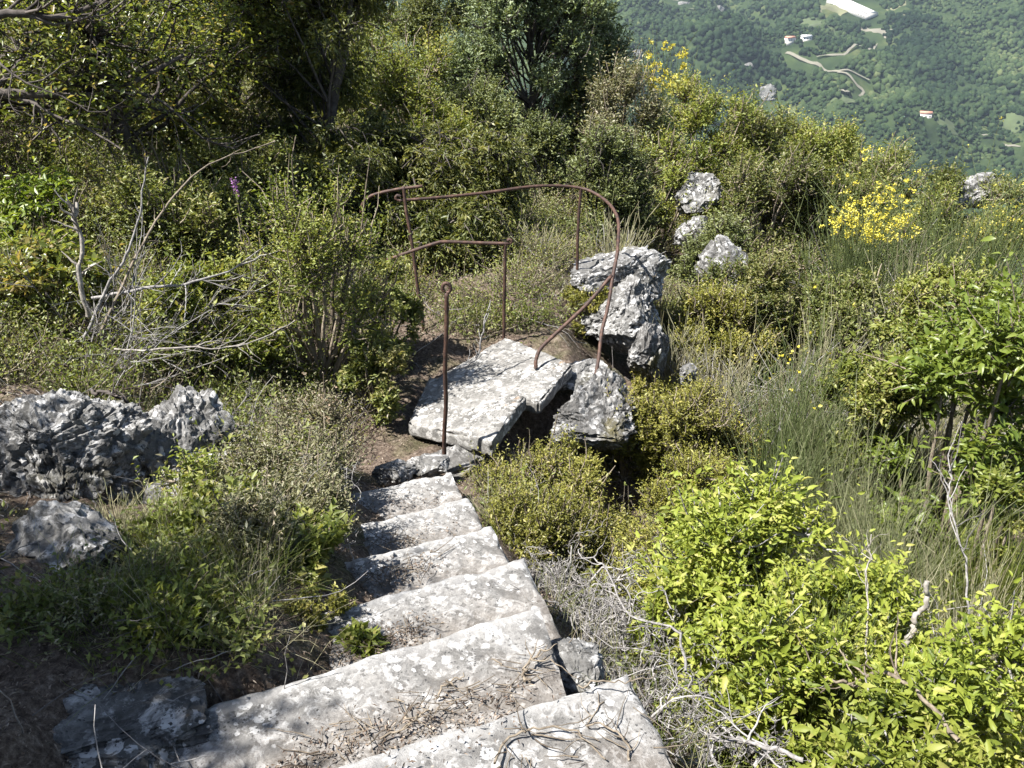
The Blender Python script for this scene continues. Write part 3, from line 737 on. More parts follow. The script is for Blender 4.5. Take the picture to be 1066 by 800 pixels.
# left and centre trees
plant('oak_tree', 'gnarled oak with dark bare limbs spreading over the upper left corner', 'tree', 95, -150, 420, 8.0, 'oak', GT, trunk=(.8, .09), lobes=34, ry=1.7, dens=.7)
plant('oak_tree', 'reddish brown leafed oak behind the gnarled one, in half shade', 'tree', 225, -60, 230, 10.5, 'oak', GT, trunk=(.8, .07), lobes=24, dens=1.1)
plant('juniper_tree', 'tall dark juniper left of the shaded hollow, drooping olive sprays', 'tree', 312, -120, 190, 9.2, 'dark', GT, trunk=(.85, .07), lobes=34, dens=1.2)
plant('juniper_tree', 'second dark juniper, crowding against the tall drooping one', 'tree', 385, 118, 120, 9.2, 'dark', GT, trunk=(.85, .06), lobes=28, dens=1.2)
plant('juniper_bush', 'black-green weeping juniper behind the hooked railing post', 'shrub', 440, 140, 190, 8.4, 'dark', GJ, lobes=26, dens=1.3)
plant('juniper_bush', 'dark low juniper in the shade left of the railing', 'shrub', 345, 165, 160, 8.0, 'dark', GJ, lobes=22, dens=1.2)
plant('pine_tree', 'blue-green conifer with two dark stems, tallest tree above the landing', 'tree', 552, -80, 195, 14.0, 'pine', GT, trunk=(.9, .08), lobes=80, dens=1.4)
plant('broadleaf_tree', 'dark leafy tree leaning against the right side of the blue-green conifer', 'tree', 607, -20, 80, 14.5, 'olive', GT, trunk=(.85, .07), lobes=26, dens=1.2)
plant('shrub', 'sunlit yellow-green shrub between the dark juniper and the conifer', 'shrub', 425, 30, 130, 12.0, 'yellow', GT, lobes=24)
plant('shrub', 'pale green tall shrub at the top edge, above the dark junipers', 'shrub', 372, -10, 150, 13.5, 'yellow', GT, lobes=26)
plant('shrub', 'light green shrub at the top edge, left of the conifer', 'shrub', 452, -50, 130, 17.0, 'juniper', GT, lobes=26)
plant('shrub', 'loose grey-green shrub at the foot of the conifer', 'shrub', 495, 95, 110, 12.0, 'juniper', None, lobes=18)
plant('shrub', 'round shrub at the path end with pale arching stems', 'shrub', 455, 120, 90, 11.0, 'yellow', None, lobes=16)
plant('juniper_bush', 'bright juniper with feathery tips, right behind the curve of the long handrail', 'shrub', 635, 138, 110, 9.6, 'juniper', GJ, lobes=24, dens=1.2)
plant('juniper_bush', 'small juniper sprig left of the feathery one, in front of the conifer stems', 'shrub', 563, 133, 75, 11.0, 'juniper', GJ, lobes=16)
plant('shrub', 'thin grey-leaved shrub with dark bare stems, right of the conifer', 'shrub', 655, 72, 80, 12.5, 'herb', None, lobes=20, dens=1.3)
rush('broom_bush', 'tall broom in full yellow flower against the valley, beside the thin grey shrub', 'broom', 692, 66, 46, 14.0, 'broom', 320, GB, ('yellow', 520, .032), wig=.04)
plant('shrub', 'lime-green young tree crown right of the flowering tall broom', 'shrub', 735, 84, 105, 13.0, 'yellow', None, lobes=24, dens=1.2)
plant('shrub', 'leafy olive bush below the lime-green crown', 'shrub', 690, 150, 120, 10.8, 'yellow', None, lobes=22)
plant('shrub', 'olive bush rising against the valley, next to the lime-green crown', 'shrub', 800, 118, 110, 13.5, 'olive', GO, lobes=24)
plant('shrub', 'broad olive bush under the red-roofed distant house', 'shrub', 910, 140, 140, 13.5, 'olive', GO, lobes=26)
plant('shrub', 'pale olive bush on the rim, left of the broad one', 'shrub', 850, 136, 100, 14.0, 'yellow', GO, lobes=22)
plant('shrub', 'low olive bush touching the white rim rock', 'shrub', 975, 168, 90, 12.0, 'olive', GO, lobes=20)
plant('shrub', 'olive bush between upright grey rock and flowering broom', 'shrub', 800, 172, 130, 10.5, 'olive', GO, lobes=24)
plant('shrub', 'olive bush at the right end of the rim, beyond the white rim rock', 'shrub', 1048, 178, 90, 12.2, 'olive', GO, lobes=22)
plant('shrub', 'yellow-green rim bush just below the white rim rock', 'shrub', 1000, 196, 110, 10.8, 'yellow', GO, lobes=22)
plant('shrub', 'grey-green rounded shrub right of the flat pale rock', 'shrub', 745, 232, 90, 9.0, 'juniper', None, lobes=20)
plant('shrub', 'olive bush directly behind the big flowering broom', 'shrub', 880, 185, 130, 10.4, 'olive', GO, lobes=24)
rush('broom_bush', 'wide broom bush crowned with many yellow flowers, in the middle of the right slope', 'broom', 905, 216, 84, 8.6, 'broom', 560, GB, ('yellow', 1100, .019), twiggy=40, wig=.04)
rush('broom_bush', 'broom at the right edge with a few yellow flowers, behind the leafy ash', 'broom', 1040, 214, 110, 8.8, 'broom', 420, GB, ('yellow', 70, .022))
rush('heath_bush', 'grey-brown heath with dry tips, right of the wide flowering broom', 'heath', 990, 212, 110, 9.2, 'broom', 420, None, None, twiggy=60)
plant('shrub', 'small-leaved olive shrub below the pale wedge rock', 'shrub', 780, 275, 120, 7.4, 'olive', GO, lobes=24)
plant('shrub', 'dark-hearted olive shrub under the wide flowering broom', 'shrub', 880, 296, 120, 7.0, 'olive', GO, lobes=24)
plant('shrub', 'olive shrub right of the dark-hearted one, brushing the ash leaves', 'shrub', 975, 270, 120, 7.2, 'yellow', GO, lobes=22)
plant('shrub', 'thorny olive shrub with bare twigs right of the tall cracked rock', 'shrub', 745, 318, 100, 6.9, 'moss', None, lobes=18)
rush('dry_shrub', 'silver-grey dry twig bush between cracked rock and olive scrub', 'dead shrub', 760, 352, 90, 6.0, 'drygrass', 200, None, None, twiggy=90)
rush('broom_bush', 'blue-green broom with three yellow flowers, right of the dark gully', 'broom', 832, 372, 110, 5.2, 'broom', 560, GB, ('yellow', 16, .028), twiggy=20)
rush('broom_bush', 'blue-green feathery broom, lower one of the pair beside the gully', 'broom', 812, 466, 90, 4.4, 'broom', 520, GB)
rush('grass_clump', 'pale dry grass clump right of the lower feathery broom', 'grass clump', 905, 470, 140, 4.2, 'palegrass', 420, 'dry grass clumps on the right slope', None, g=-.08)
rush('grass_clump', 'dry straw-coloured grass behind the lime-green bush', 'grass clump', 950, 520, 130, 3.6, 'palegrass', 380, 'dry grass clumps on the right slope', None, g=-.08, twiggy=25)
rush('grass_clump', 'greenish fading grass under the leafy ash', 'grass clump', 870, 420, 110, 5.0, 'palegrass', 360, 'dry grass clumps on the right slope', None, g=-.06)
plant('ash_sapling', 'leafy bright green ash sapling hanging in at the right edge', 'sapling', 1042, 285, 170, 4.5, 'ash', None, lobes=30, dens=1.0)
plant('shrub', 'yellow-tipped bush left of the leafy ash sapling', 'shrub', 930, 318, 130, 5.2, 'yellow', None, lobes=24, dens=1.2)
plant('shrub', 'small yellow-green bush below the ash sapling at the right edge', 'shrub', 1050, 478, 60, 3.8, 'yellow', None, lobes=14)
rush('fennel', 'fine dark-green feathery fennel clump at the right edge', 'fennel', 1045, 545, 100, 3.4, 'grass', 600, None, None, rad=.0012)
rush('dry_shrub', 'bleached dry bush below the fennel at the right edge', 'dead shrub', 1030, 590, 110, 2.9, 'drygrass', 300, None, None, twiggy=70)
plant('cushion_shrub', 'dense dark-green rounded cushion shrub beside the gully', 'cushion shrub', 722, 415, 120, 5.0, 'moss', None, lobes=30, dens=1.2)
plant('cushion_shrub', 'lower small-leaved cushion between hollow and lime-green bush', 'cushion shrub', 728, 470, 100, 4.3, 'moss', None, lobes=26, dens=1.1)
plant('cushion_shrub', 'mossy yellow-green cushion right of the cracked rock, with red-brown patch', 'cushion shrub', 655, 420, 90, 5.1, 'moss', None, lobes=22, minh=.2)
for i, (cx, tp, w, y, lb) in enumerate([
        (560, 478, 120, 4.1, 'yellow-green creeping mat just below the dark hollow'),
        (628, 486, 120, 3.9, 'yellow-green creeping mat with a pale stalk standing in it'),
        (560, 522, 110, 3.5, 'creeping mat touching the right ends of the narrow steps'),
        (645, 520, 120, 3.4, 'creeping mat between the dead twigs and the dense cushion')]):
    plant('creeping_mat', lb, 'ground shrub', cx, tp, w, y, 'moss', 'yellow-green creeping mats below the landing', lobes=24, minh=.16, hmax=.4, dens=1.1)
for cx, tp, w, y, lb in ((705, 345, 80, 6.3, 'dry grey bush right of the small mossy rock'), (858, 325, 90, 6.2, 'dry grey bush under the dark-hearted olive shrub'), (950, 262, 80, 7.9, 'grey-brown dry bush between wide flowering broom and heath'),
                         (995, 330, 80, 5.8, 'dry grey bush behind the top of the ash sapling'), (640, 225, 80, 8.4, 'brownish dry bush under the curve of the long handrail'), (560, 232, 90, 7.9, 'straw-grey dry bush behind the landing, below the level rail'), (690, 300, 60, 7.4, 'straw-grey dry bush between tall cracked rock and pale wedge rock')):
    rush('dry_shrub', lb, 'dead shrub', cx, tp, w, y, 'drygrass', 170, 'dry grey bushes on the slope', None, twiggy=80)
plant('juniper_bush', 'low dark juniper at the path behind the short handrail', 'shrub', 455, 225, 110, 7.7, 'dark', GJ, lobes=20, dens=1.1)
rush('broom_bush', 'feathery grey-green broom shoots rising through the lime bushes', 'broom', 872, 600, 80, 2.15, 'broom', 150, GB, None, rad=.0014)
for cx, tp, w, y, lb in ((690, 352, 60, 5.9, 'small cushion at the shaded foot of the tall cracked rock'), (585, 462, 70, 4.6, 'small cushion closing the mouth of the dark hollow'), (610, 300, 50, 6.7, 'tuft-like cushion between brace and jagged outcrop')):
    plant('cushion_shrub', lb, 'cushion shrub', cx, tp, w, y, 'moss', None, lobes=14, minh=.16, hmax=.5, dens=1.2)
# lime-green bush group at the lower right
GL = 'lime-green bushes at the lower right'
plant('lime_bush', 'lime-green bush with dense pointed leaves, highest of those by the dead twigs', 'bush', 780, 530, 190, 2.85, 'lime', GL, lobes=30, dens=1.15)
plant('lime_bush', 'lime-green bush at the right edge with large loose leaves', 'bush', 1010, 665, 200, 1.95, 'lime', GL, lobes=26, dens=.9)
plant('lime_bush', 'lime-green bush around the broken pale stick', 'bush', 910, 610, 170, 2.5, 'lime', GL, lobes=26, dens=.9)
plant('lime_bush', 'shaded greyer lime bush mixed with dead stems, at the bottom edge', 'bush', 800, 650, 170, 2.15, 'lime', GL, lobes=24, dens=.75)
plant('lime_bush', 'low lime-green bush between the brushwood and the broken pale stick', 'bush', 850, 590, 120, 2.6, 'lime', GL, lobes=20, dens=1.)
plant('lime_bush', 'narrow lime-green bush leaning on the dead brushwood', 'bush', 715, 590, 80, 2.5, 'lime', GL, lobes=14, dens=.9)
plant('lime_bush', 'lime-green bush in the bottom right corner', 'bush', 930, 745, 200, 1.65, 'lime', GL, lobes=24, dens=.8)
# left side
plant('thin_shrub', 'airy yellow-green shrub with thin upright stems, left of the railings', 'shrub', 318, 182, 150, 5.3, 'thin', None, lobes=26, dens=1.5)
plant('bramble', 'low bright bramble leaves in front of the leaning dark post', 'bramble', 395, 268, 70, 5.9, 'olive', None, lobes=14)
plant('bramble', 'glossy sunlit bramble at the left edge under the oak limbs', 'bramble', 32, 175, 110, 6.0, 'ash', None, lobes=18)
plant('shrub', 'dark green shrub behind the white-barked dead branch', 'shrub', 180, 180, 180, 6.6, 'olive', None, lobes=26)
plant('shrub', 'brown-green shaded shrub below the glossy bramble', 'shrub', 40, 262, 130, 5.1, 'oak', None, lobes=22)
plant('shrub', 'yellow-green low shrub amid the fallen dead branches', 'shrub', 220, 268, 130, 5.2, 'yellow', None, lobes=22)
plant('shrub', 'leafy bush right of the airy shrub, above the farthest step', 'shrub', 390, 350, 70, 5.0, 'olive', None, lobes=16)
plant('herb', 'grey-green bushy herb with dry pink flower heads above the stairs', 'herb', 320, 425, 80, 4.0, 'herb', None, lobes=16, flowers=('pink', 90, .014))
plant('herb', 'grey twiggy thyme beside the farthest steps', 'herb', 300, 470, 110, 3.6, 'herb', 'grey herbs left of the steps', lobes=24, dens=1.3)
plant('herb', 'pale grey-green herb spilling over the middle steps', 'herb', 275, 530, 120, 3.1, 'herb', 'grey herbs left of the steps', lobes=26, dens=1.3)
plant('herb', 'green-grey herb between the smaller limestone rock and the steps', 'herb', 275, 515, 80, 3.3, 'herb', 'grey herbs left of the steps', lobes=22, dens=1.2)
plant('creeping_mat', 'bright green mat at the edge of the shade, above the longest step', 'ground shrub', 275, 628, 120, 2.45, 'yellow', None, lobes=18, minh=.07, hmax=.14)
plant('creeping_mat', 'small green sprigs on the left end of the broad pale step', 'ground shrub', 378, 650, 45, 2.15, 'yellow', None, lobes=8, minh=.06, hmax=.1)
rush('grass_clump', 'green grass clump leaning over the shade line, left of the steps', 'grass clump', 255, 555, 110, 2.8, 'grass', 170, None, None, g=-.1)
rush('grass_clump', 'thin grass tuft beneath the pitted boulder, straw and green', 'grass clump', 170, 545, 100, 2.7, 'drygrass', 130, None, None, g=-.12)
for cx, tp, w, y, k_, h_, lb in ((322, 545, 80, 2.95, 'herb', .26, 'grey-green herb crowding the left ends of the short step and its upper neighbour'),
                             (315, 585, 90, 2.6, 'yellow', .20, 'fresh green low herb at the left end of the broad pale step'),
                             (235, 560, 110, 2.75, 'yellow', .24, 'fresh green sprigs in front of the fist-shaped limestone lump'),
                             (270, 590, 90, 2.5, 'herb', .22, 'wiry grey herb on the shade line'),
                             (345, 505, 50, 3.5, 'herb', .24, 'small wiry herb at the left end of the farthest step'),
                             (210, 525, 80, 3.0, 'thin', .26, 'straggly green herb beside the smaller limestone rock'),
                             (330, 640, 60, 2.25, 'moss', .12, 'small cushion on the litter above the longest step')):
    plant('herb', lb, 'herb', cx, tp, w, y, k_, 'low herbs between boulder and steps', lobes=14, minh=h_, hmax=h_+.06, dens=1.3)
for cx, tp, w, y, lb in ((225, 570, 90, 2.6, 'bright grass clump in the sun, right of the shade line'), (325, 580, 60, 2.7, 'grass clump hiding the left end of the short step'), (120, 540, 100, 2.75, 'straw grass under the pitted boulder, half in shade'), (280, 500, 80, 3.2, 'green grass clump behind the wiry herbs')):
    rush('grass_clump', lb, 'grass clump', cx, tp, w, y, 'grass' if tp != 540 else 'drygrass', 150, 'grass clumps left of the steps', None, g=-.12, minh=.2, hmax=.3)
# purple flower above the airy shrub
b, rx, H, t = locate(247, 181, 14, 5.6)
ro = empty('wild_orchid', b, 'purple flower spike beside the airy yellow-green shrub', 'flower')
S = Geo(); st = walk(np.zeros((1, 3)), np.array([[0, 0, 1.]]), H, 8, 0, .03); tubes(S, st, taper(1, 8, .006, .003), 5); S.obj('stem', M['stem'], ro, True)
Fg = Geo(); tt = RNG.uniform(.92, 1.0, 26)[:, None]; dots(Fg, st[0][0]+(st[0][-1]-st[0][0])*tt+RNG.normal(0, .010, (26, 3)), .013); Fg.obj('blossom', M['purple'], ro)

plant('shrub', 'half-shaded olive shrub under the level oak limb', 'shrub', 60, 105, 170, 9.0, 'olive', None, lobes=24)
plant('shrub', 'bush in dappled shade right of the oak trunk', 'shrub', 165, 112, 150, 9.3, 'oak', None, lobes=24)
plant('shrub', 'sunlit undershrub below the tall drooping juniper', 'shrub', 258, 150, 120, 7.6, 'olive', None, lobes=22)
# shade tree left of the stairs (its limbs reach towards the frame)
def shade_tree(x, y, top, r, label, tr=.12, lobes=100, dens=1.1, lo=None):
    zb = tz(x, y); H = top-zb
    root = empty('oak_tree', (x, y, zb), label, 'tree', GT); G, S = Geo(), Geo()
    foliage(G, S, (0, 0, 0), r, r, H, 'shade', 6, lobes, (.8, tr), (0, 0), dens)
    G.obj('crown', M['oak'], root); S.obj('trunk', M['bark'], root, True)
RNG_KEEP, RNG = RNG, np.random.default_rng(21)
shade_tree(-4.35, .95, 4.0, 1.45, 'dense oak whose crown shades the lower left corner, beside the stairs', dens=3.6)
RNG = RNG_KEEP

# ------------------------------------------------------------------ dead wood
def dead(name, label, cat, loc, fn, mat='twig', group=None):
    S = Geo(); fn(S); o = S.obj(name, M[mat], None, True); o.location = loc
    return tag(o, label, cat, group)
gz = lambda x, y: tz(x, y)
GD = 'grey dead brushwood'
def tangle(rx, ry, h, n, L, r0, gen=3, wig=.42, g=-.02):
    n = int(n*3.0); r0 = r0*.8
    def fn(S):
        s = np.stack([RNG.uniform(-rx, rx, n), RNG.uniform(-ry, ry, n), RNG.uniform(0, .12, n)*h], -1)
        d = np.stack([RNG.normal(0, .8, n), RNG.normal(0, .8, n), RNG.uniform(.1, 1., n)], -1)
        branching(S, s, d, L*RNG.uniform(.6, 1.2, n), r0, gen, (4, 4, 4), wig, g, .55, .9, 5, -.05)
    return fn
for px, py, y, rx, ry, h, n, L, r0, lb in [
        (615, 590, 2.75, .24, .26, .2, 12, .34, .008, 'grey dead brushwood beside the square corner of the broad pale step'),
        (660, 660, 2.3, .22, .24, .2, 12, .32, .008, 'grey dead brushwood right of the wedged rubble stone'),
        (735, 740, 1.75, .2, .2, .2, 11, .30, .007, 'grey dead brushwood right of the nearest step, under lime leaves'),
        (690, 560, 3.0, .22, .2, .15, 8, .30, .006, 'thin dead brushwood under the edge of the highest lime-green bush'),
        (560, 560, 3.1, .14, .2, .15, 7, .22, .005, 'fine dead brushwood along the right ends of the short steps'),
        (255, 425, 3.75, .16, .14, .2, 11, .22, .005, 'curly grey dead twigs on the smaller limestone rock'),
        (215, 385, 4.2, .3, .2, .2, 8, .32, .005, 'loose grey twigs behind the smaller limestone rock'),
        (300, 560, 3.0, .25, .2, .2, 8, .26, .004, 'brittle grey twigs among the pale grey-green herb'),
        (735, 375, 5.7, .3, .3, .3, 10, .4, .006, 'silvery dead twigs between small pale stone and cushion shrub'),
        (975, 425, 4.6, .25, .25, .3, 7, .45, .007, 'bare dead branches low inside the ash sapling')]:
    x = (px-533)/F_PX*depth(px, py, y)
    dead('dead_brushwood', lb, 'brushwood', (x, y, gz(x, y)), tangle(rx, ry, h, n, L, r0), 'twig', GD)
def limb(pts, r0, r1, gen=2, kids=(5, 4), L=.5, wig=.18, g=0.05):
    """one long limb through world points with side twigs"""
    def fn(S):
        P = np.array(pts); P = P-P[0]
        n = 22; t = np.linspace(0, len(P)-1, n); i = np.minimum(t.astype(int), len(P)-2); f = (t-i)[:, None]
        Q = np.vstack([2*P[0]-P[1], P, 2*P[-1]-P[-2]])
        p0, p1, p2, p3 = Q[i], Q[i+1], Q[i+2], Q[i+3]
        C = .5*((2*p1)+(-p0+p2)*f+(2*p0-5*p1+4*p2-p3)*f*f+(-p0+3*p1-3*p2+p3)*f**3)
        C = C+np.cumsum(RNG.normal(0, .006, C.shape), 0)
        tubes(S, C[None], taper(1, n, r0, r1), 7, .5)
        if gen:
            k = kids[0]*2; idx = RNG.integers(3, n, k)
            branching(S, C[idx], (C[-1]-C[0])/np.linalg.norm(C[-1]-C[0])*.8+RNG.normal(0, .6, (k, 3)), L*RNG.uniform(.5, 1.2, k), max(r1, r0*.35), gen-1, kids[1:], wig, g)
    return fn
def limb_at(name, lb, cat, pix, r0, r1, mat, group=None, **k):
    pts = [aty(*p) for p in pix]
    dead(name, lb, cat, pts[0], limb(pts, r0, r1, **k), mat, group)
GB2 = 'dead branches lying in the scrub on the left'
limb_at('dead_branch', 'crooked white-barked dead branch standing left of the fallen ones', 'branch', [(92, 330, 4.7), (88, 285, 4.75), (94, 258, 4.8), (88, 226, 4.85), (93, 210, 4.9)], .016, .009, 'paletwig', GB2, L=.2, gen=1)
limb_at('dead_branch', 'tall straight dead stem with forked twigs, rising from the fallen heap', 'branch', [(85, 355, 4.6), (115, 290, 4.7), (140, 240, 4.8), (157, 158, 4.9)], .011, .004, 'twig', GB2, L=.16, gen=1)
limb_at('dead_branch', 'long thin dead branch arching up towards the juniper', 'branch', [(105, 345, 4.6), (150, 240, 5.0), (205, 180, 5.4), (282, 151, 5.9)], .009, .004, 'stem', GB2, L=.14, gen=1)
limb_at('dead_branch', 'fallen forked dead branch pointing at the airy shrub, dark underneath', 'branch', [(95, 310, 4.8), (150, 305, 4.8), (210, 295, 4.9), (272, 272, 5.1)], .012, .005, 'twig', GB2, L=.3, wig=.08)
limb_at('dead_branch', 'thin pale branch lying across the ground above the boulders', 'branch', [(120, 362, 4.4), (190, 362, 4.4), (250, 360, 4.5), (312, 330, 4.8)], .007, .003, 'paletwig', GB2, L=.3, gen=1)
limb_at('dead_branch', 'slim dead branch slanting down to the top of the pitted boulder', 'branch', [(95, 405, 3.9), (120, 408, 3.85), (150, 422, 3.8)], .010, .006, 'bark', GB2, L=.15, gen=1)
def fan(S):
    n = 46; s = RNG.normal(0, .2, (n, 3))*[1, 1, .2]
    d = np.stack([RNG.uniform(-.2, 1.2, n), RNG.normal(0, .4, n), RNG.uniform(.25, 1., n)], -1)
    branching(S, s, d, RNG.uniform(.3, .8, n), .005, 2, (4, 3), .07, .0, .5, .8)
x = (105-533)/F_PX*depth(105, 350, 4.7)
dead('dead_shrub', 'spreading fan of dry grey branches on the left bank', 'dead shrub', (x, 4.7, gz(x, 4.7)), fan, 'twig')
limb_at('stick', 'broken pale stick poking up out of the lime-green bush', 'stick', [(938, 672, 2.2), (948, 640, 2.23), (957, 603, 2.26)], .011, .0085, 'paletwig', None, gen=0)
limb_at('stick', 'tall thin dry stalk rising left of the broken pale stick', 'stick', [(905, 690, 2.1), (908, 600, 2.5), (912, 560, 2.6)], .004, .002, 'paletwig', None, gen=1, L=.12)
limb_at('stick', 'long thin bare stem at the right, before the dry grass', 'stick', [(1012, 640, 2.7), (1000, 560, 2.85), (985, 500, 3.0)], .005, .003, 'twig', None, gen=1, L=.3)
limb_at('dead_branch', 'low pale root-like branch crossing below the dead brushwood', 'branch', [(712, 700, 1.9), (700, 655, 2.25), (655, 640, 2.4), (630, 590, 2.8), (600, 575, 2.9)], .005, .003, 'twig', GD, L=.16, wig=.3, gen=1)
limb_at('dead_branch', 'forked grey branch lying along the bottom edge', 'branch', [(840, 790, 1.55), (790, 770, 1.65), (745, 765, 1.7)], .007, .004, 'twig', GD, L=.2)
limb_at('dead_branch', 'stiff brown stem crossing the bottom right lime bushes', 'branch', [(1000, 770, 1.6), (930, 710, 1.85), (880, 712, 1.95), (850, 705, 2.0)], .007, .004, 'stem', GD, L=.2, gen=1)
limb_at('dead_branch', 'bare curved branch standing beside the lower slab, left of the short post', 'branch', [(478, 382, 5.25), (492, 372, 5.3), (500, 340, 5.4), (507, 318, 5.5)], .008, .004, 'twig', None, L=.12, gen=1)
# oak limbs in the upper left corner
limb_at('oak_branch', 'thick dark oak limb running level from the left edge', 'branch', [(-90, 95, 6.2), (-20, 99, 6.3), (45, 101, 6.4), (115, 97, 6.6), (190, 60, 6.9)], .045, .014, 'bark', 'oak limbs over the upper left corner', L=.8, gen=3, kids=(5, 4, 3))
limb_at('oak_branch', 'dark oak limb forking upward beside the level one', 'branch', [(-80, 40, 6.0), (10, 10, 6.1), (60, 12, 6.2), (130, -20, 6.3)], .035, .012, 'bark', 'oak limbs over the upper left corner', L=.8, gen=3, kids=(5, 4, 3))
# twigs lying on the steps
GS = 'twigs lying on the stone steps'
zA, zB = -.138, -.306
def arc(lb, pts, z, r0, r1, **k):
    P = [atz(px, py, z+h) for px, py, h in pts]
    dead('twig', lb, 'twig', P[0], limb(P, r0, r1, gen=k.pop('gen', 1), L=k.pop('L', .07), **k), 'stem', GS)
arc('curved bow-shaped twig lying on the nearest step', [(515, 797, .01), (530, 768, .02), (570, 760, .025), (610, 768, .015), (640, 797, .01)], zA, .0035, .002, gen=0)
arc('branched brown twig on the nearest step, right of the bow-shaped one', [(655, 790, .0), (635, 755, .02), (610, 740, .02), (625, 720, .01)], zA, .0035, .0015)
arc('dark twig leaning on the right end of the longest step', [(552, 710, .0), (560, 690, .03), (570, 668, .05)], zB, .005, .003)
arc('dark straight twig on the middle of the longest step', [(455, 728, .005), (470, 718, .01), (486, 708, .005)], zB, .0035, .002, gen=0)
arc('forked twig on the dusty part of the longest step', [(395, 770, .0), (425, 757, .01), (440, 750, .01)], zB, .003, .002)
arc('thin pale twig near the front of the nearest step', [(600, 712, .01), (640, 712, .02), (680, 705, .01)], zA-.0, .0025, .0015, gen=0)

# ------------------------------------------------------------------ ground cover (nobody could count it)
def field(n, r0, r1, a0=-40, a1=40, pw=.5):
    r = r0+(r1-r0)*RNG.random(n)**(1/(2*pw) if pw != .5 else 1.2); a = np.radians(RNG.uniform(a0, a1, n))
    return r*np.sin(a), r*np.cos(a), r
def clear_mask(x, y, m=.14):
    k = np.zeros(len(x), bool)
    for (a, b, r) in ROCKS:
        if b > 100 or b < 3.25: continue
        d = math.hypot(a, b); ux, uy = a/d, b/d                     # and a strip on the side towards the stairs' head
        al = (a-x)*ux+(b-y)*uy; ac = np.abs((x-a)*uy-(y-b)*ux)
        k |= (np.hypot(x-a, y-b) < r+m) | ((al > 0) & (al < r+(.12 if b < 3.4 else .5)) & (ac < r*.9))
    k |= np.hypot((x+.95)/.42, (y-5.6)/.75) < 1                     # trodden earth left of the landing
    return k
def shade_mask(x, y):
    """thin growth in the shade; the long step's end and the flat rock stay clear"""
    return (np.hypot(x+1.6, y-2.3) < .34) | ((y < 1.92) & (x > -1.9) & (x < -.2)) | ((x < -.55) & (y < 2.75) & (x+.35*y < .1) & (RNG.random(len(x)) < .55))
def path_mask(x, y, m=0.):
    xp = np.interp(y, PXY, PXX); u = x-xp
    stairs = (y < 4.05) & (u > -.55-m) & (u < .5+m)
    land = (y >= 4.05) & (y < 6.2) & (u > -.75-m) & (u < .75+m)
    return stairs | land
# leafy undergrowth
x, y, r = field(3400, 1.4, 24)
xs, ys, rs = field(420, 1.3, 4.4, -42, 2); x4, y4 = np.concatenate([RNG.normal(-.98, .25, 60), RNG.uniform(-2.5, -.65, 190)]), np.concatenate([RNG.normal(2.55, .4, 60), RNG.uniform(1.2, 3.2, 190)])
x, y, r = np.concatenate([x, xs, x4]), np.concatenate([y, ys, y4]), np.concatenate([r, rs, np.hypot(x4, y4)])
ok = ~path_mask(x, y, .06) & ~shade_mask(x, y) & ~clear_mask(x, y, .08) & ~((x-np.interp(y, PXY, PXX) > .3) & (x-np.interp(y, PXY, PXX) < .98) & (y < 3.3)); x, y, r = x[ok], y[ok], r[ok]; z = terrain(x, y)
Gs = {'moss': Geo(), 'olive': Geo(), 'yellowgreen': Geo(), 'herb': Geo()}; Sg = Geo()
for i in range(len(x)):
    right = x[i] > .3
    k = RNG.choice(['moss', 'olive', 'yellowgreen', 'herb'], p=[.28, .34, .2, .18] if right else [.12, .42, .26, .2])
    R = RNG.uniform(.12, .3)*(1+r[i]*.055)*(.48 if x[i] < 0 and y[i] < 3.2 else 1); H = R*RNG.uniform(.7, 1.4)
    L = max({'moss': .014, 'olive': .030, 'yellowgreen': .028, 'herb': .016}[k], 2.5*r[i]/F_PX)
    W = L*.45; nt = int(np.clip(.9*2*math.pi*R*H/(.5*L*W)/8, 10, 60))
    s = np.stack([RNG.normal(0, R*.3, nt), RNG.normal(0, R*.3, nt), RNG.uniform(0, H*.3, nt)], -1)
    d = np.stack([s[:, 0]/R*1.6, s[:, 1]/R*1.6, RNG.uniform(.4, 1.1, nt)], -1)+RNG.normal(0, .3, (nt, 3))
    P = walk(s, d, H*RNG.uniform(.5, 1.05, nt), 8, .03, .2)+[x[i], y[i], z[i]]
    tn = nrm(np.gradient(P, axis=1))[:, 1:].reshape(-1, 3); pos = P[:, 1:].reshape(-1, 3)
    D = tn*.5+RNG.normal(0, .6, pos.shape)
    leaves(Gs[k], pos, D, np.array([0, 0, 1.])+RNG.normal(0, .5, pos.shape), L*RNG.uniform(.6, 1.25, len(pos)), W, np.clip(RNG.normal(RNG.normal(.42, .14), .2, len(pos)), 0, 1))
    tubes(Sg, P[::3], taper(len(P[::3]), 8, .0012+.0004*r[i], .0008), 3, RNG.random(len(P[::3])))
for k, g in Gs.items():
    o = g.obj('undergrowth', M[k]); tag(o, kind='stuff')
tag(Sg.obj('undergrowth', M['stem'], None, True), kind='stuff')
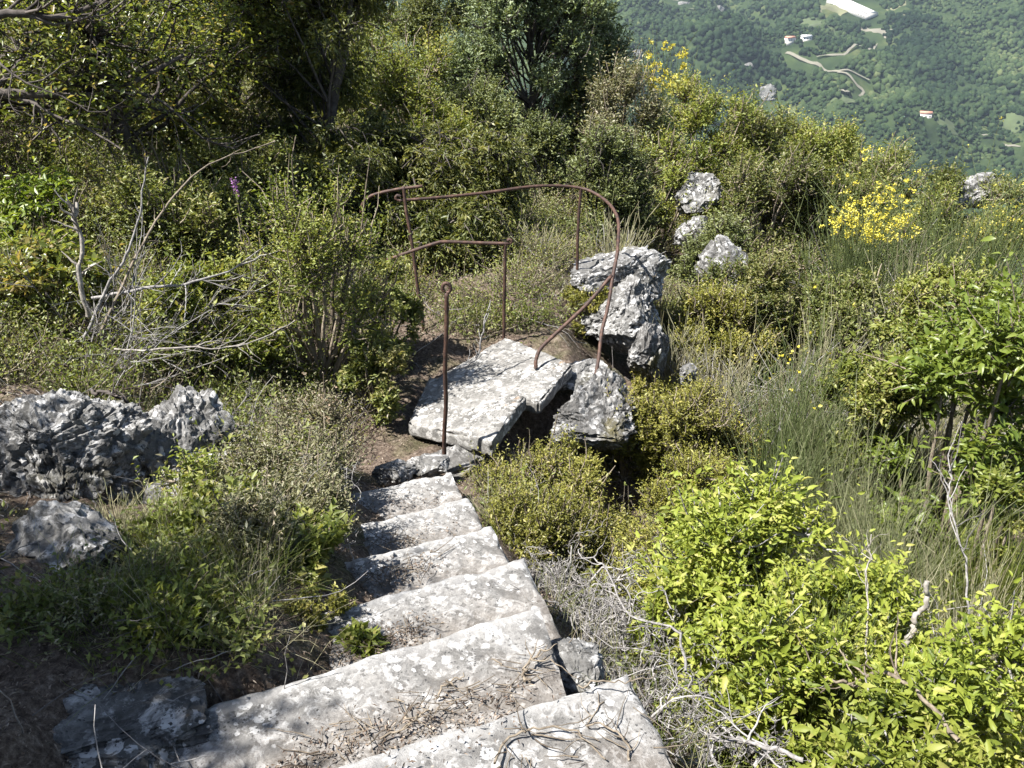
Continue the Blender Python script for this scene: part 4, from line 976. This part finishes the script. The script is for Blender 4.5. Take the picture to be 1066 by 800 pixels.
# grass
# weeds of the sunny strip between the shade and the steps
for mat, n, seedx in (('grass', 520, 0), ('drygrass', 650, 1)):
    x, y, r = field(n, 1.3, 15)
    x2, y2, r2 = field(420, 1.2, 4.6, -42, 0); x3, y3 = np.concatenate([RNG.normal(-.95, .28, 110), RNG.uniform(-2.4, -.6, 230)]), np.concatenate([RNG.normal(2.5, .45, 110), RNG.uniform(1.1, 3.1, 230)]); x, y = np.concatenate([x, x2, x3]), np.concatenate([y, y2, y3])
    ok = ~path_mask(x, y, -.02); x, y = x[ok], y[ok]
    ok = ~clear_mask(x, y, .05) & ~shade_mask(x, y); x, y = x[ok], y[ok]
    G = Geo(); m = 26
    bx = np.repeat(x, m)+RNG.normal(0, .07, len(x)*m); by = np.repeat(y, m)+RNG.normal(0, .07, len(x)*m)
    inb = ~path_mask(bx, by, -.1); bx, by = bx[inb], by[inb]; rr = np.hypot(bx, by)
    s = np.stack([bx, by, terrain(bx, by)-.01], -1)
    d = RNG.normal(0, .42, s.shape)+[0, 0, 1.]
    L = RNG.uniform(.08, .30, len(s))*(1+.03*rr)
    P = walk(s, d, L, 5, -.14, .12)
    tubes(G, P, taper(len(P), 5, np.maximum(.0012, .35*rr/F_PX), .0004), 3, np.clip(RNG.normal(.45, .25, len(P)), 0, 1))
    tag(G.obj('grass', M[mat], None, False), kind='stuff')
# dry twigs strewn over the slope
x, y, r = field(1500, 1.2, 10); ok = ~path_mask(x, y, -.02) & ~((x < -.3) & (y < 3) & (RNG.random(len(x)) < .6)); x, y, r = x[ok], y[ok], r[ok]
s = np.stack([x, y, terrain(x, y)+RNG.uniform(0, .12, len(x))], -1)
G = Geo(); d = np.stack([RNG.normal(0, 1, len(x)), RNG.normal(0, 1, len(x)), RNG.uniform(-.1, .5, len(x))], -1)
P = walk(s, d, RNG.uniform(.12, .5, len(x)), 7, -.02, .2); P[:, :, 2] = np.maximum(P[:, :, 2], terrain(P[..., 0], P[..., 1])+.006)
tubes(G, P, taper(len(x), 7, np.maximum(.0022, .4*r/F_PX), .001), 4, RNG.random(len(x)))
tag(G.obj('fallen_twigs', M['twig'], None, True), kind='stuff')
# leaf litter: on the bank, the path and drifted on the left part of the steps
x, y, r = field(42000, 1.1, 8, -42, 14, .5)
P = np.stack([x, y, terrain(x, y)+RNG.uniform(.004, .02, len(x))], -1)
dr = []
for zt, (ax, ay), (bx, by), n in ((-.15, (400, 800), (560, 735), 60), (-.32, (300, 790), (540, 735), 420), (-.49, (345, 690), (440, 655), 420), (-.66, (362, 615), (450, 588), 330), (-.83, (380, 575), (470, 556), 160), (-1., (362, 535), (460, 520), 140)):
    t = RNG.random(n); a = atz(ax, ay, zt); b = atz(bx, by, zt)
    q = a+(b-a)*t[:, None]+np.stack([RNG.normal(0, .035, n), RNG.normal(0, .045, n), RNG.uniform(.006, .03, n)], -1); dr.append(q)
P = np.concatenate([P]+dr)
G = Geo(); leaves(G, P, RNG.normal(0, 1, P.shape)*[1, 1, .25], np.array([0, 0, 1.])+RNG.normal(0, .35, P.shape), RNG.uniform(.006, .022, len(P)), RNG.uniform(.002, .007, len(P)), RNG.random(len(P)), fold=.3, droop=.3)
tag(G.obj('leaf_litter', M['litter']), kind='stuff')

# twig crumbs caught on the treads
P0 = []
for zt, (ax, ay), (bx, by), n in ((-.32, (330, 785), (590, 690), 70), (-.49, (345, 690), (450, 655), 40), (-.66, (362, 615), (450, 590), 45), (-.15, (520, 795), (680, 760), 22), (-.83, (385, 572), (440, 560), 25)):
    a, b = atz(ax, ay, zt), atz(bx, by, zt)
    P0.append(a+(b-a)*RNG.random((n, 1))+np.stack([RNG.normal(0, .03, n), RNG.normal(0, .035, n), RNG.uniform(.006, .035, n)], -1))
P0 = np.concatenate(P0); n = len(P0); G = Geo()
P = walk(P0, np.stack([RNG.normal(0, 1, n), RNG.normal(0, .6, n), RNG.normal(0, .15, n)], -1), RNG.uniform(.03, .15, n), 6, -.02, .18); P[:, :, 2] = np.maximum(P[:, :, 2], P0[:, None, 2]-.006)
tubes(G, P, taper(n, 6, RNG.uniform(.001, .0028, n), .0007), 4, RNG.random(n)*.6)
tag(G.obj('fallen_twigs', M['stem'], None, True), kind='stuff')

# ------------------------------------------------------------------ the valley side
m_roof = plain('far_pale_roof', (.62, .60, .58), .6, .1); m_wall = plain('far_render_wall', (.55, .52, .47), .8, .1)
m_tile = plain('far_red_tile', (.42, .20, .13), .8, .2); m_glass = plain('far_window', (.05, .055, .06), .3, .2)
m_road = plain('far_gravel', (.13, .12, .09), .95, .15, .05); m_clear = plain('far_dry_meadow', (.10, .10, .05), .95, .3, .05)
m_cliff = stonemat('far_cliff', (.14, .135, .12), (.25, .24, .225), (.36, .35, .335), .05, .4, .2, .5, .5)
m_field = plain('far_green_meadow', (.045, .06, .022), .95, .35, .06)
EXCL = []                                                        # circles kept free of trees: x, y, r
def boxgeo(x0, x1, y0, y1, z0, z1):
    V = np.array([(x, y, z) for x in (x0, x1) for y in (y0, y1) for z in (z0, z1)], float)
    q = np.array([[0, 1, 3, 2], [4, 6, 7, 5], [0, 4, 5, 1], [2, 3, 7, 6], [0, 2, 6, 4], [1, 5, 7, 3]])
    return V, q
def prism(name, V, q, parent, mat):
    return put(name, mesh(name, V, q), parent, mat)
def far_house(px, py, w, dpt, h, rot, roofmat, label, cat='house', ridge=2.2, nwin=3, name='farmhouse', rows=1, y0=300.):
    p = hit(px, py, y0); root = empty(name, p, label, cat); root.rotation_euler[2] = rot
    V, q = boxgeo(-w/2, w/2, -dpt/2, dpt/2, -6, h); prism('wall', V, q, root, m_wall)
    e = .6
    V = np.array([(-w/2-e, -dpt/2-e, h), (w/2+e, -dpt/2-e, h), (w/2+e, dpt/2+e, h), (-w/2-e, dpt/2+e, h), (-w/2-e, 0, h+ridge), (w/2+e, 0, h+ridge)], float)
    V[:, 2] += .02
    tri = np.array([[0, 1, 5], [0, 5, 4], [2, 3, 4], [2, 4, 5], [3, 0, 4], [1, 2, 5], [0, 2, 1], [0, 3, 2]])
    put('roof', mesh('roof', V, tri), root, roofmat)
    for rw in range(rows):
        for i in range(nwin):
            cx = -w/2+w*(i+.5)/nwin; zc = h*(rw+.5)/rows
            V, q = boxgeo(cx-min(.8, w/nwin*.22), cx+min(.8, w/nwin*.22), -dpt/2-.06, -dpt/2+.1, zc-.7, zc+.7); prism('window', V, q, root, m_glass)
    EXCL.append((p[0], p[1], max(w, dpt)*.62))
    if w < 40: EXCL.extend([(p[0], p[1]-14, 11), (p[0], p[1]-26, 9)])
    return p
def strip(pix, wd, mat, name='road', lift=1.2, excl=True):
    pts = np.array([hit(*p) for p in pix])
    seg = np.linalg.norm(np.diff(pts[:, :2], axis=0), axis=1); s = np.concatenate([[0], np.cumsum(seg)])
    n = max(4, int(s[-1]/6)); tt = np.linspace(0, s[-1], n)
    X = np.interp(tt, s, pts[:, 0]); Y = np.interp(tt, s, pts[:, 1])
    T = nrm(np.stack([np.gradient(X), np.gradient(Y)], -1)); Nx = np.stack([-T[:, 1], T[:, 0]], -1)
    V = []
    for sd in (-1, -.33, .33, 1):
        xx = X+Nx[:, 0]*wd/2*sd; yy = Y+Nx[:, 1]*wd/2*sd
        V.append(np.stack([xx, yy, terrain(xx, yy)+lift], -1))
    V = np.concatenate(V); i = np.arange(n-1); q = np.concatenate([np.stack([c*n+i, c*n+i+1, (c+1)*n+i+1, (c+1)*n+i], -1) for c in range(3)])
    o = put(name, mesh(name, V, q[:, ::-1]), None, mat); o['kind'] = 'structure'
    if excl:
        for a, b in zip(X, Y):
            for k_ in (0, 9, 18): EXCL.append((a, b-k_, wd*.5+4))
def patch(px, py, rw, rh, mat, name, lift=1.3, excl=1.0, y0=300.):
    """irregular cleared or bare area draped on the slope"""
    c = hit(px, py, y0); t = c[1]/ray(px, py)[1]; rx = rw*t/F_PX; ry_ = abs(hit(px, py-rh, y0)[1]-c[1])
    nr, na = 10, 40; a = np.arange(na)*2*math.pi/na; rr = 1+.25*np.sin(2*a+px)+.16*np.sin(5*a+py)+.1*np.sin(9*a+px)
    V = [[c[0], c[1], 0]]
    for k in range(1, nr+1):
        V += [[c[0]+rx*k/nr*rr[j]*math.cos(a[j]), c[1]+ry_*k/nr*rr[j]*math.sin(a[j]), 0] for j in range(na)]
    V = np.array(V); V[:, 2] = terrain(V[:, 0], V[:, 1])+lift
    tri = [[0, 1+j, 1+(j+1) % na] for j in range(na)]
    for k in range(nr-1):
        b0, b1 = 1+k*na, 1+(k+1)*na
        for j in range(na):
            j2 = (j+1) % na; tri += [[b0+j, b1+j, b1+j2], [b0+j, b1+j2, b0+j2]]
    o = put(name, mesh(name, V, np.array(tri), None, True), None, mat); o['kind'] = 'structure'
    for k in range(14):
        u, v = RNG.uniform(-.8, .8, 2); EXCL.append((c[0]+rx*u, c[1]+ry_*v, min(rx, ry_)*.30*excl))
    EXCL.append((c[0], c[1], min(rx, ry_)*.55*excl)); return c
q0, q1 = hit(866, 1), hit(906, 19); dq = q1-q0
far_house(886, 10, float(np.linalg.norm(dq)), 26, 8, 0, m_roof, 'long pale-roofed building on the far slope at the top edge', 'building', 4, 14, 'long_building', 2)
lb_ = [o for o in bpy.data.objects if o.name == 'long_building'][0]
lb_.rotation_euler = (0, math.atan2(-dq[2], math.hypot(dq[0], dq[1])), math.atan2(dq[1], dq[0]))   # stepped down along its slope
for f_ in np.linspace(0, 1, 7): EXCL.append((q0[0]+dq[0]*f_, q0[1]+dq[1]*f_, 22))
far_house(822, 44, 13, 10, 6, .2, m_tile, 'distant house with a reddish roof on the far slope, paired with a white one', nwin=3)
far_house(839, 42, 14, 9, 5, .1, m_roof, 'distant white-roofed house beside the reddish one', nwin=3)
far_house(963, 123, 13, 10, 6, -.3, m_tile, 'distant orange-roofed house standing alone lower on the far slope', nwin=3)
patch(862, 14, 14, 9, m_clear, 'terrace'); patch(935, 16, 13, 10, m_clear, 'meadow'); patch(908, 34, 16, 4, m_road, 'yard')
patch(845, 26, 22, 7, m_field, 'meadow'); patch(870, 108, 22, 6, m_field, 'meadow'); patch(1054, 128, 14, 9, m_field, 'meadow')
M['far_cliff'] = m_cliff
for cx_, cy_, w_, h_, sd_, lb_ in ((797, 96, 15, 13, 71, 'largest pale bare outcrop on the far slope, rounded, just above the olive bushes'), (748, 9, 9, 7, 72, 'pale scree outcrop at the top edge, right of another'), (712, 6, 8, 6, 73, 'pale scree outcrop at the top edge, left of another'),
                            (634, 36, 5, 12, 74, 'tall pale cliff beside the conifer crown'), (664, 54, 6, 5, 75, 'small pale outcrop right of the tall pale cliff'), (780, 66, 6, 4, 76, 'small pale outcrop above the largest one')):
    p = hit(cx_, cy_+h_*.5); sc_ = p[1]/ray(cx_, cy_)[1]/F_PX
    rock('far_outcrop', p, (w_*sc_, w_*sc_*.6, h_*sc_*1.15), sd_, lb_, mat='far_cliff', sub=5, group='pale outcrops on the far slope', cat='outcrop')
    EXCL.extend([(p[0]+dx_*w_*sc_, p[1]-k_, w_*sc_*.5) for k_ in (0, 12, 24) for dx_ in (-.5, 0, .5)])
patch(985, 130, 16, 5, m_field, 'meadow')
strip([(905, 26), (915, 40), (905, 52), (880, 58), (850, 60)], 3.5, m_road)
strip([(818, 56), (833, 62), (852, 68), (872, 75), (900, 82), (905, 84)], 4, m_road)
strip([(872, 76), (890, 88), (900, 95), (880, 97), (866, 95)], 3.5, m_road)
strip([(1022, 142), (1040, 150), (1062, 154)], 4, m_road)
strip([(690, 4), (705, 2), (722, 10)], 5, m_road)
# forest: tree crowns too many and too far to count
n = 90000
px = RNG.uniform(560, 1130, n); yy = 560+RNG.random(n)*1500
xx = (px-533)/F_PX*yy*1.03
zz = terrain(xx, yy); PP = np.stack([xx, yy, zz], -1)
u, v = project(PP); ok = (v > -45) & (v < 265) & (u > 575) & (u < 1115)
xx, yy, zz, u, v = xx[ok], yy[ok], zz[ok], u[ok], v[ok]
keep = np.ones(len(xx), bool)
for (ex, ey, er) in EXCL: keep &= (xx-ex)**2+(yy-ey)**2 > er*er
# thinner stand in places
dn = fbm(np.stack([xx, yy, xx*0], -1)/70, 3, 77)
keep &= RNG.random(len(xx)) < np.clip(.9-.8*np.maximum(dn-.25, 0), .12, 1)
xx, yy, zz = xx[keep], yy[keep], zz[keep]
if len(xx) > 25000:
    s_ = RNG.choice(len(xx), 25000, replace=False); xx, yy, zz = xx[s_], yy[s_], zz[s_]
V0, F0 = ico(2); G = Geo()
n = len(xx); rad = RNG.uniform(1.9, 4.3, n)*np.clip(1+.4*fbm(np.stack([xx, yy, xx*0], -1)/90, 2, 31), .6, 1.5)
for c in range(0, n, 2000):
    sl = slice(c, c+2000); m = len(xx[sl])
    J = 1+RNG.normal(0, .16, (m, len(V0), 1))
    V = V0[None]*J*np.stack([rad[sl], rad[sl], rad[sl]*RNG.uniform(.8, 1.35, m)], -1)[:, None]+np.stack([xx[sl], yy[sl], zz[sl]+rad[sl]*.75], -1)[:, None]
    Fc = (F0[None]+(np.arange(m)*len(V0))[:, None, None]).reshape(-1, 3)
    tint = np.clip(RNG.normal(.40, .13, m)+.38*fbm(np.stack([xx[sl], yy[sl], xx[sl]*0], -1)/120, 2, 55), 0, 1)
    G.add(V.reshape(-1, 3), Fc, np.repeat(tint, len(V0)))
tag(G.obj('forest', M['forest'], None, False), kind='stuff')
print('forest', n, 'built', round(time.time()-T0, 1))

# ------------------------------------------------------------------ air
HAZE = .00008
V, q = boxgeo(-2800, 2800, -2800, 2800, -420, 520)
hm = bpy.data.materials.new('valley_air'); hm.use_nodes = True; nt = hm.node_tree; nt.nodes.clear()
ou = nt.nodes.new('ShaderNodeOutputMaterial'); pv = nt.nodes.new('ShaderNodeVolumePrincipled')
pv.inputs['Color'].default_value = (.70, .85, 1, 1); pv.inputs['Density'].default_value = HAZE; pv.inputs['Anisotropy'].default_value = .2
nt.links.new(pv.outputs[0], ou.inputs['Volume'])
hz = put('haze', mesh('haze', V, q), None, hm); hz['kind'] = 'stuff'

# ------------------------------------------------------------------ light and camera
EL, AZ = math.radians(57), math.radians(-112)                      # sun: azimuth from +Y towards +X
sd = Vector((math.sin(AZ)*math.cos(EL), math.cos(AZ)*math.cos(EL), math.sin(EL)))
su = bpy.data.lights.new('sun', 'SUN'); su.energy = 4.8; su.angle = math.radians(.53); su.color = (1, .97, .925)
so = bpy.data.objects.new('sun', su); COL.objects.link(so); so.rotation_euler = sd.to_track_quat('Z', 'Y').to_euler()
so.location = (0, 0, 30)
w = bpy.data.worlds.new('World'); sc.world = w; w.use_nodes = True; nt = w.node_tree
bg = nt.nodes['Background']; sky = nt.nodes.new('ShaderNodeTexSky'); sky.sky_type = 'NISHITA'; sky.sun_disc = False
sky.sun_elevation = EL; sky.sun_rotation = AZ; sky.altitude = 500
nt.links.new(sky.outputs[0], bg.inputs[0]); bg.inputs[1].default_value = .05
cam = bpy.data.cameras.new('camera'); cam.sensor_width = 36; cam.lens = F_PX/1066*36; cam.clip_start = .05; cam.clip_end = 9000
co = bpy.data.objects.new('camera', cam); COL.objects.link(co); co.location = (0, 0, CAM_Z); co.rotation_euler = (math.pi/2-PITCH, 0, 0)
sc.camera = co
v = sc.view_settings; v.view_transform = 'Standard'; v.look = 'None'; v.exposure = 1.85; v.gamma = 1; v.use_curve_mapping = False
cy = sc.cycles; cy.max_bounces = 4; cy.diffuse_bounces = 2; cy.glossy_bounces = 2; cy.transmission_bounces = 4; cy.volume_bounces = 0; cy.transparent_max_bounces = 8
cy.use_denoising = True; cy.use_adaptive_sampling = True; cy.adaptive_threshold = .015
try: cy.denoiser = 'OPENIMAGEDENOISE'; cy.denoising_input_passes = 'RGB_ALBEDO_NORMAL'; cy.denoising_prefilter = 'ACCURATE'
except Exception: pass
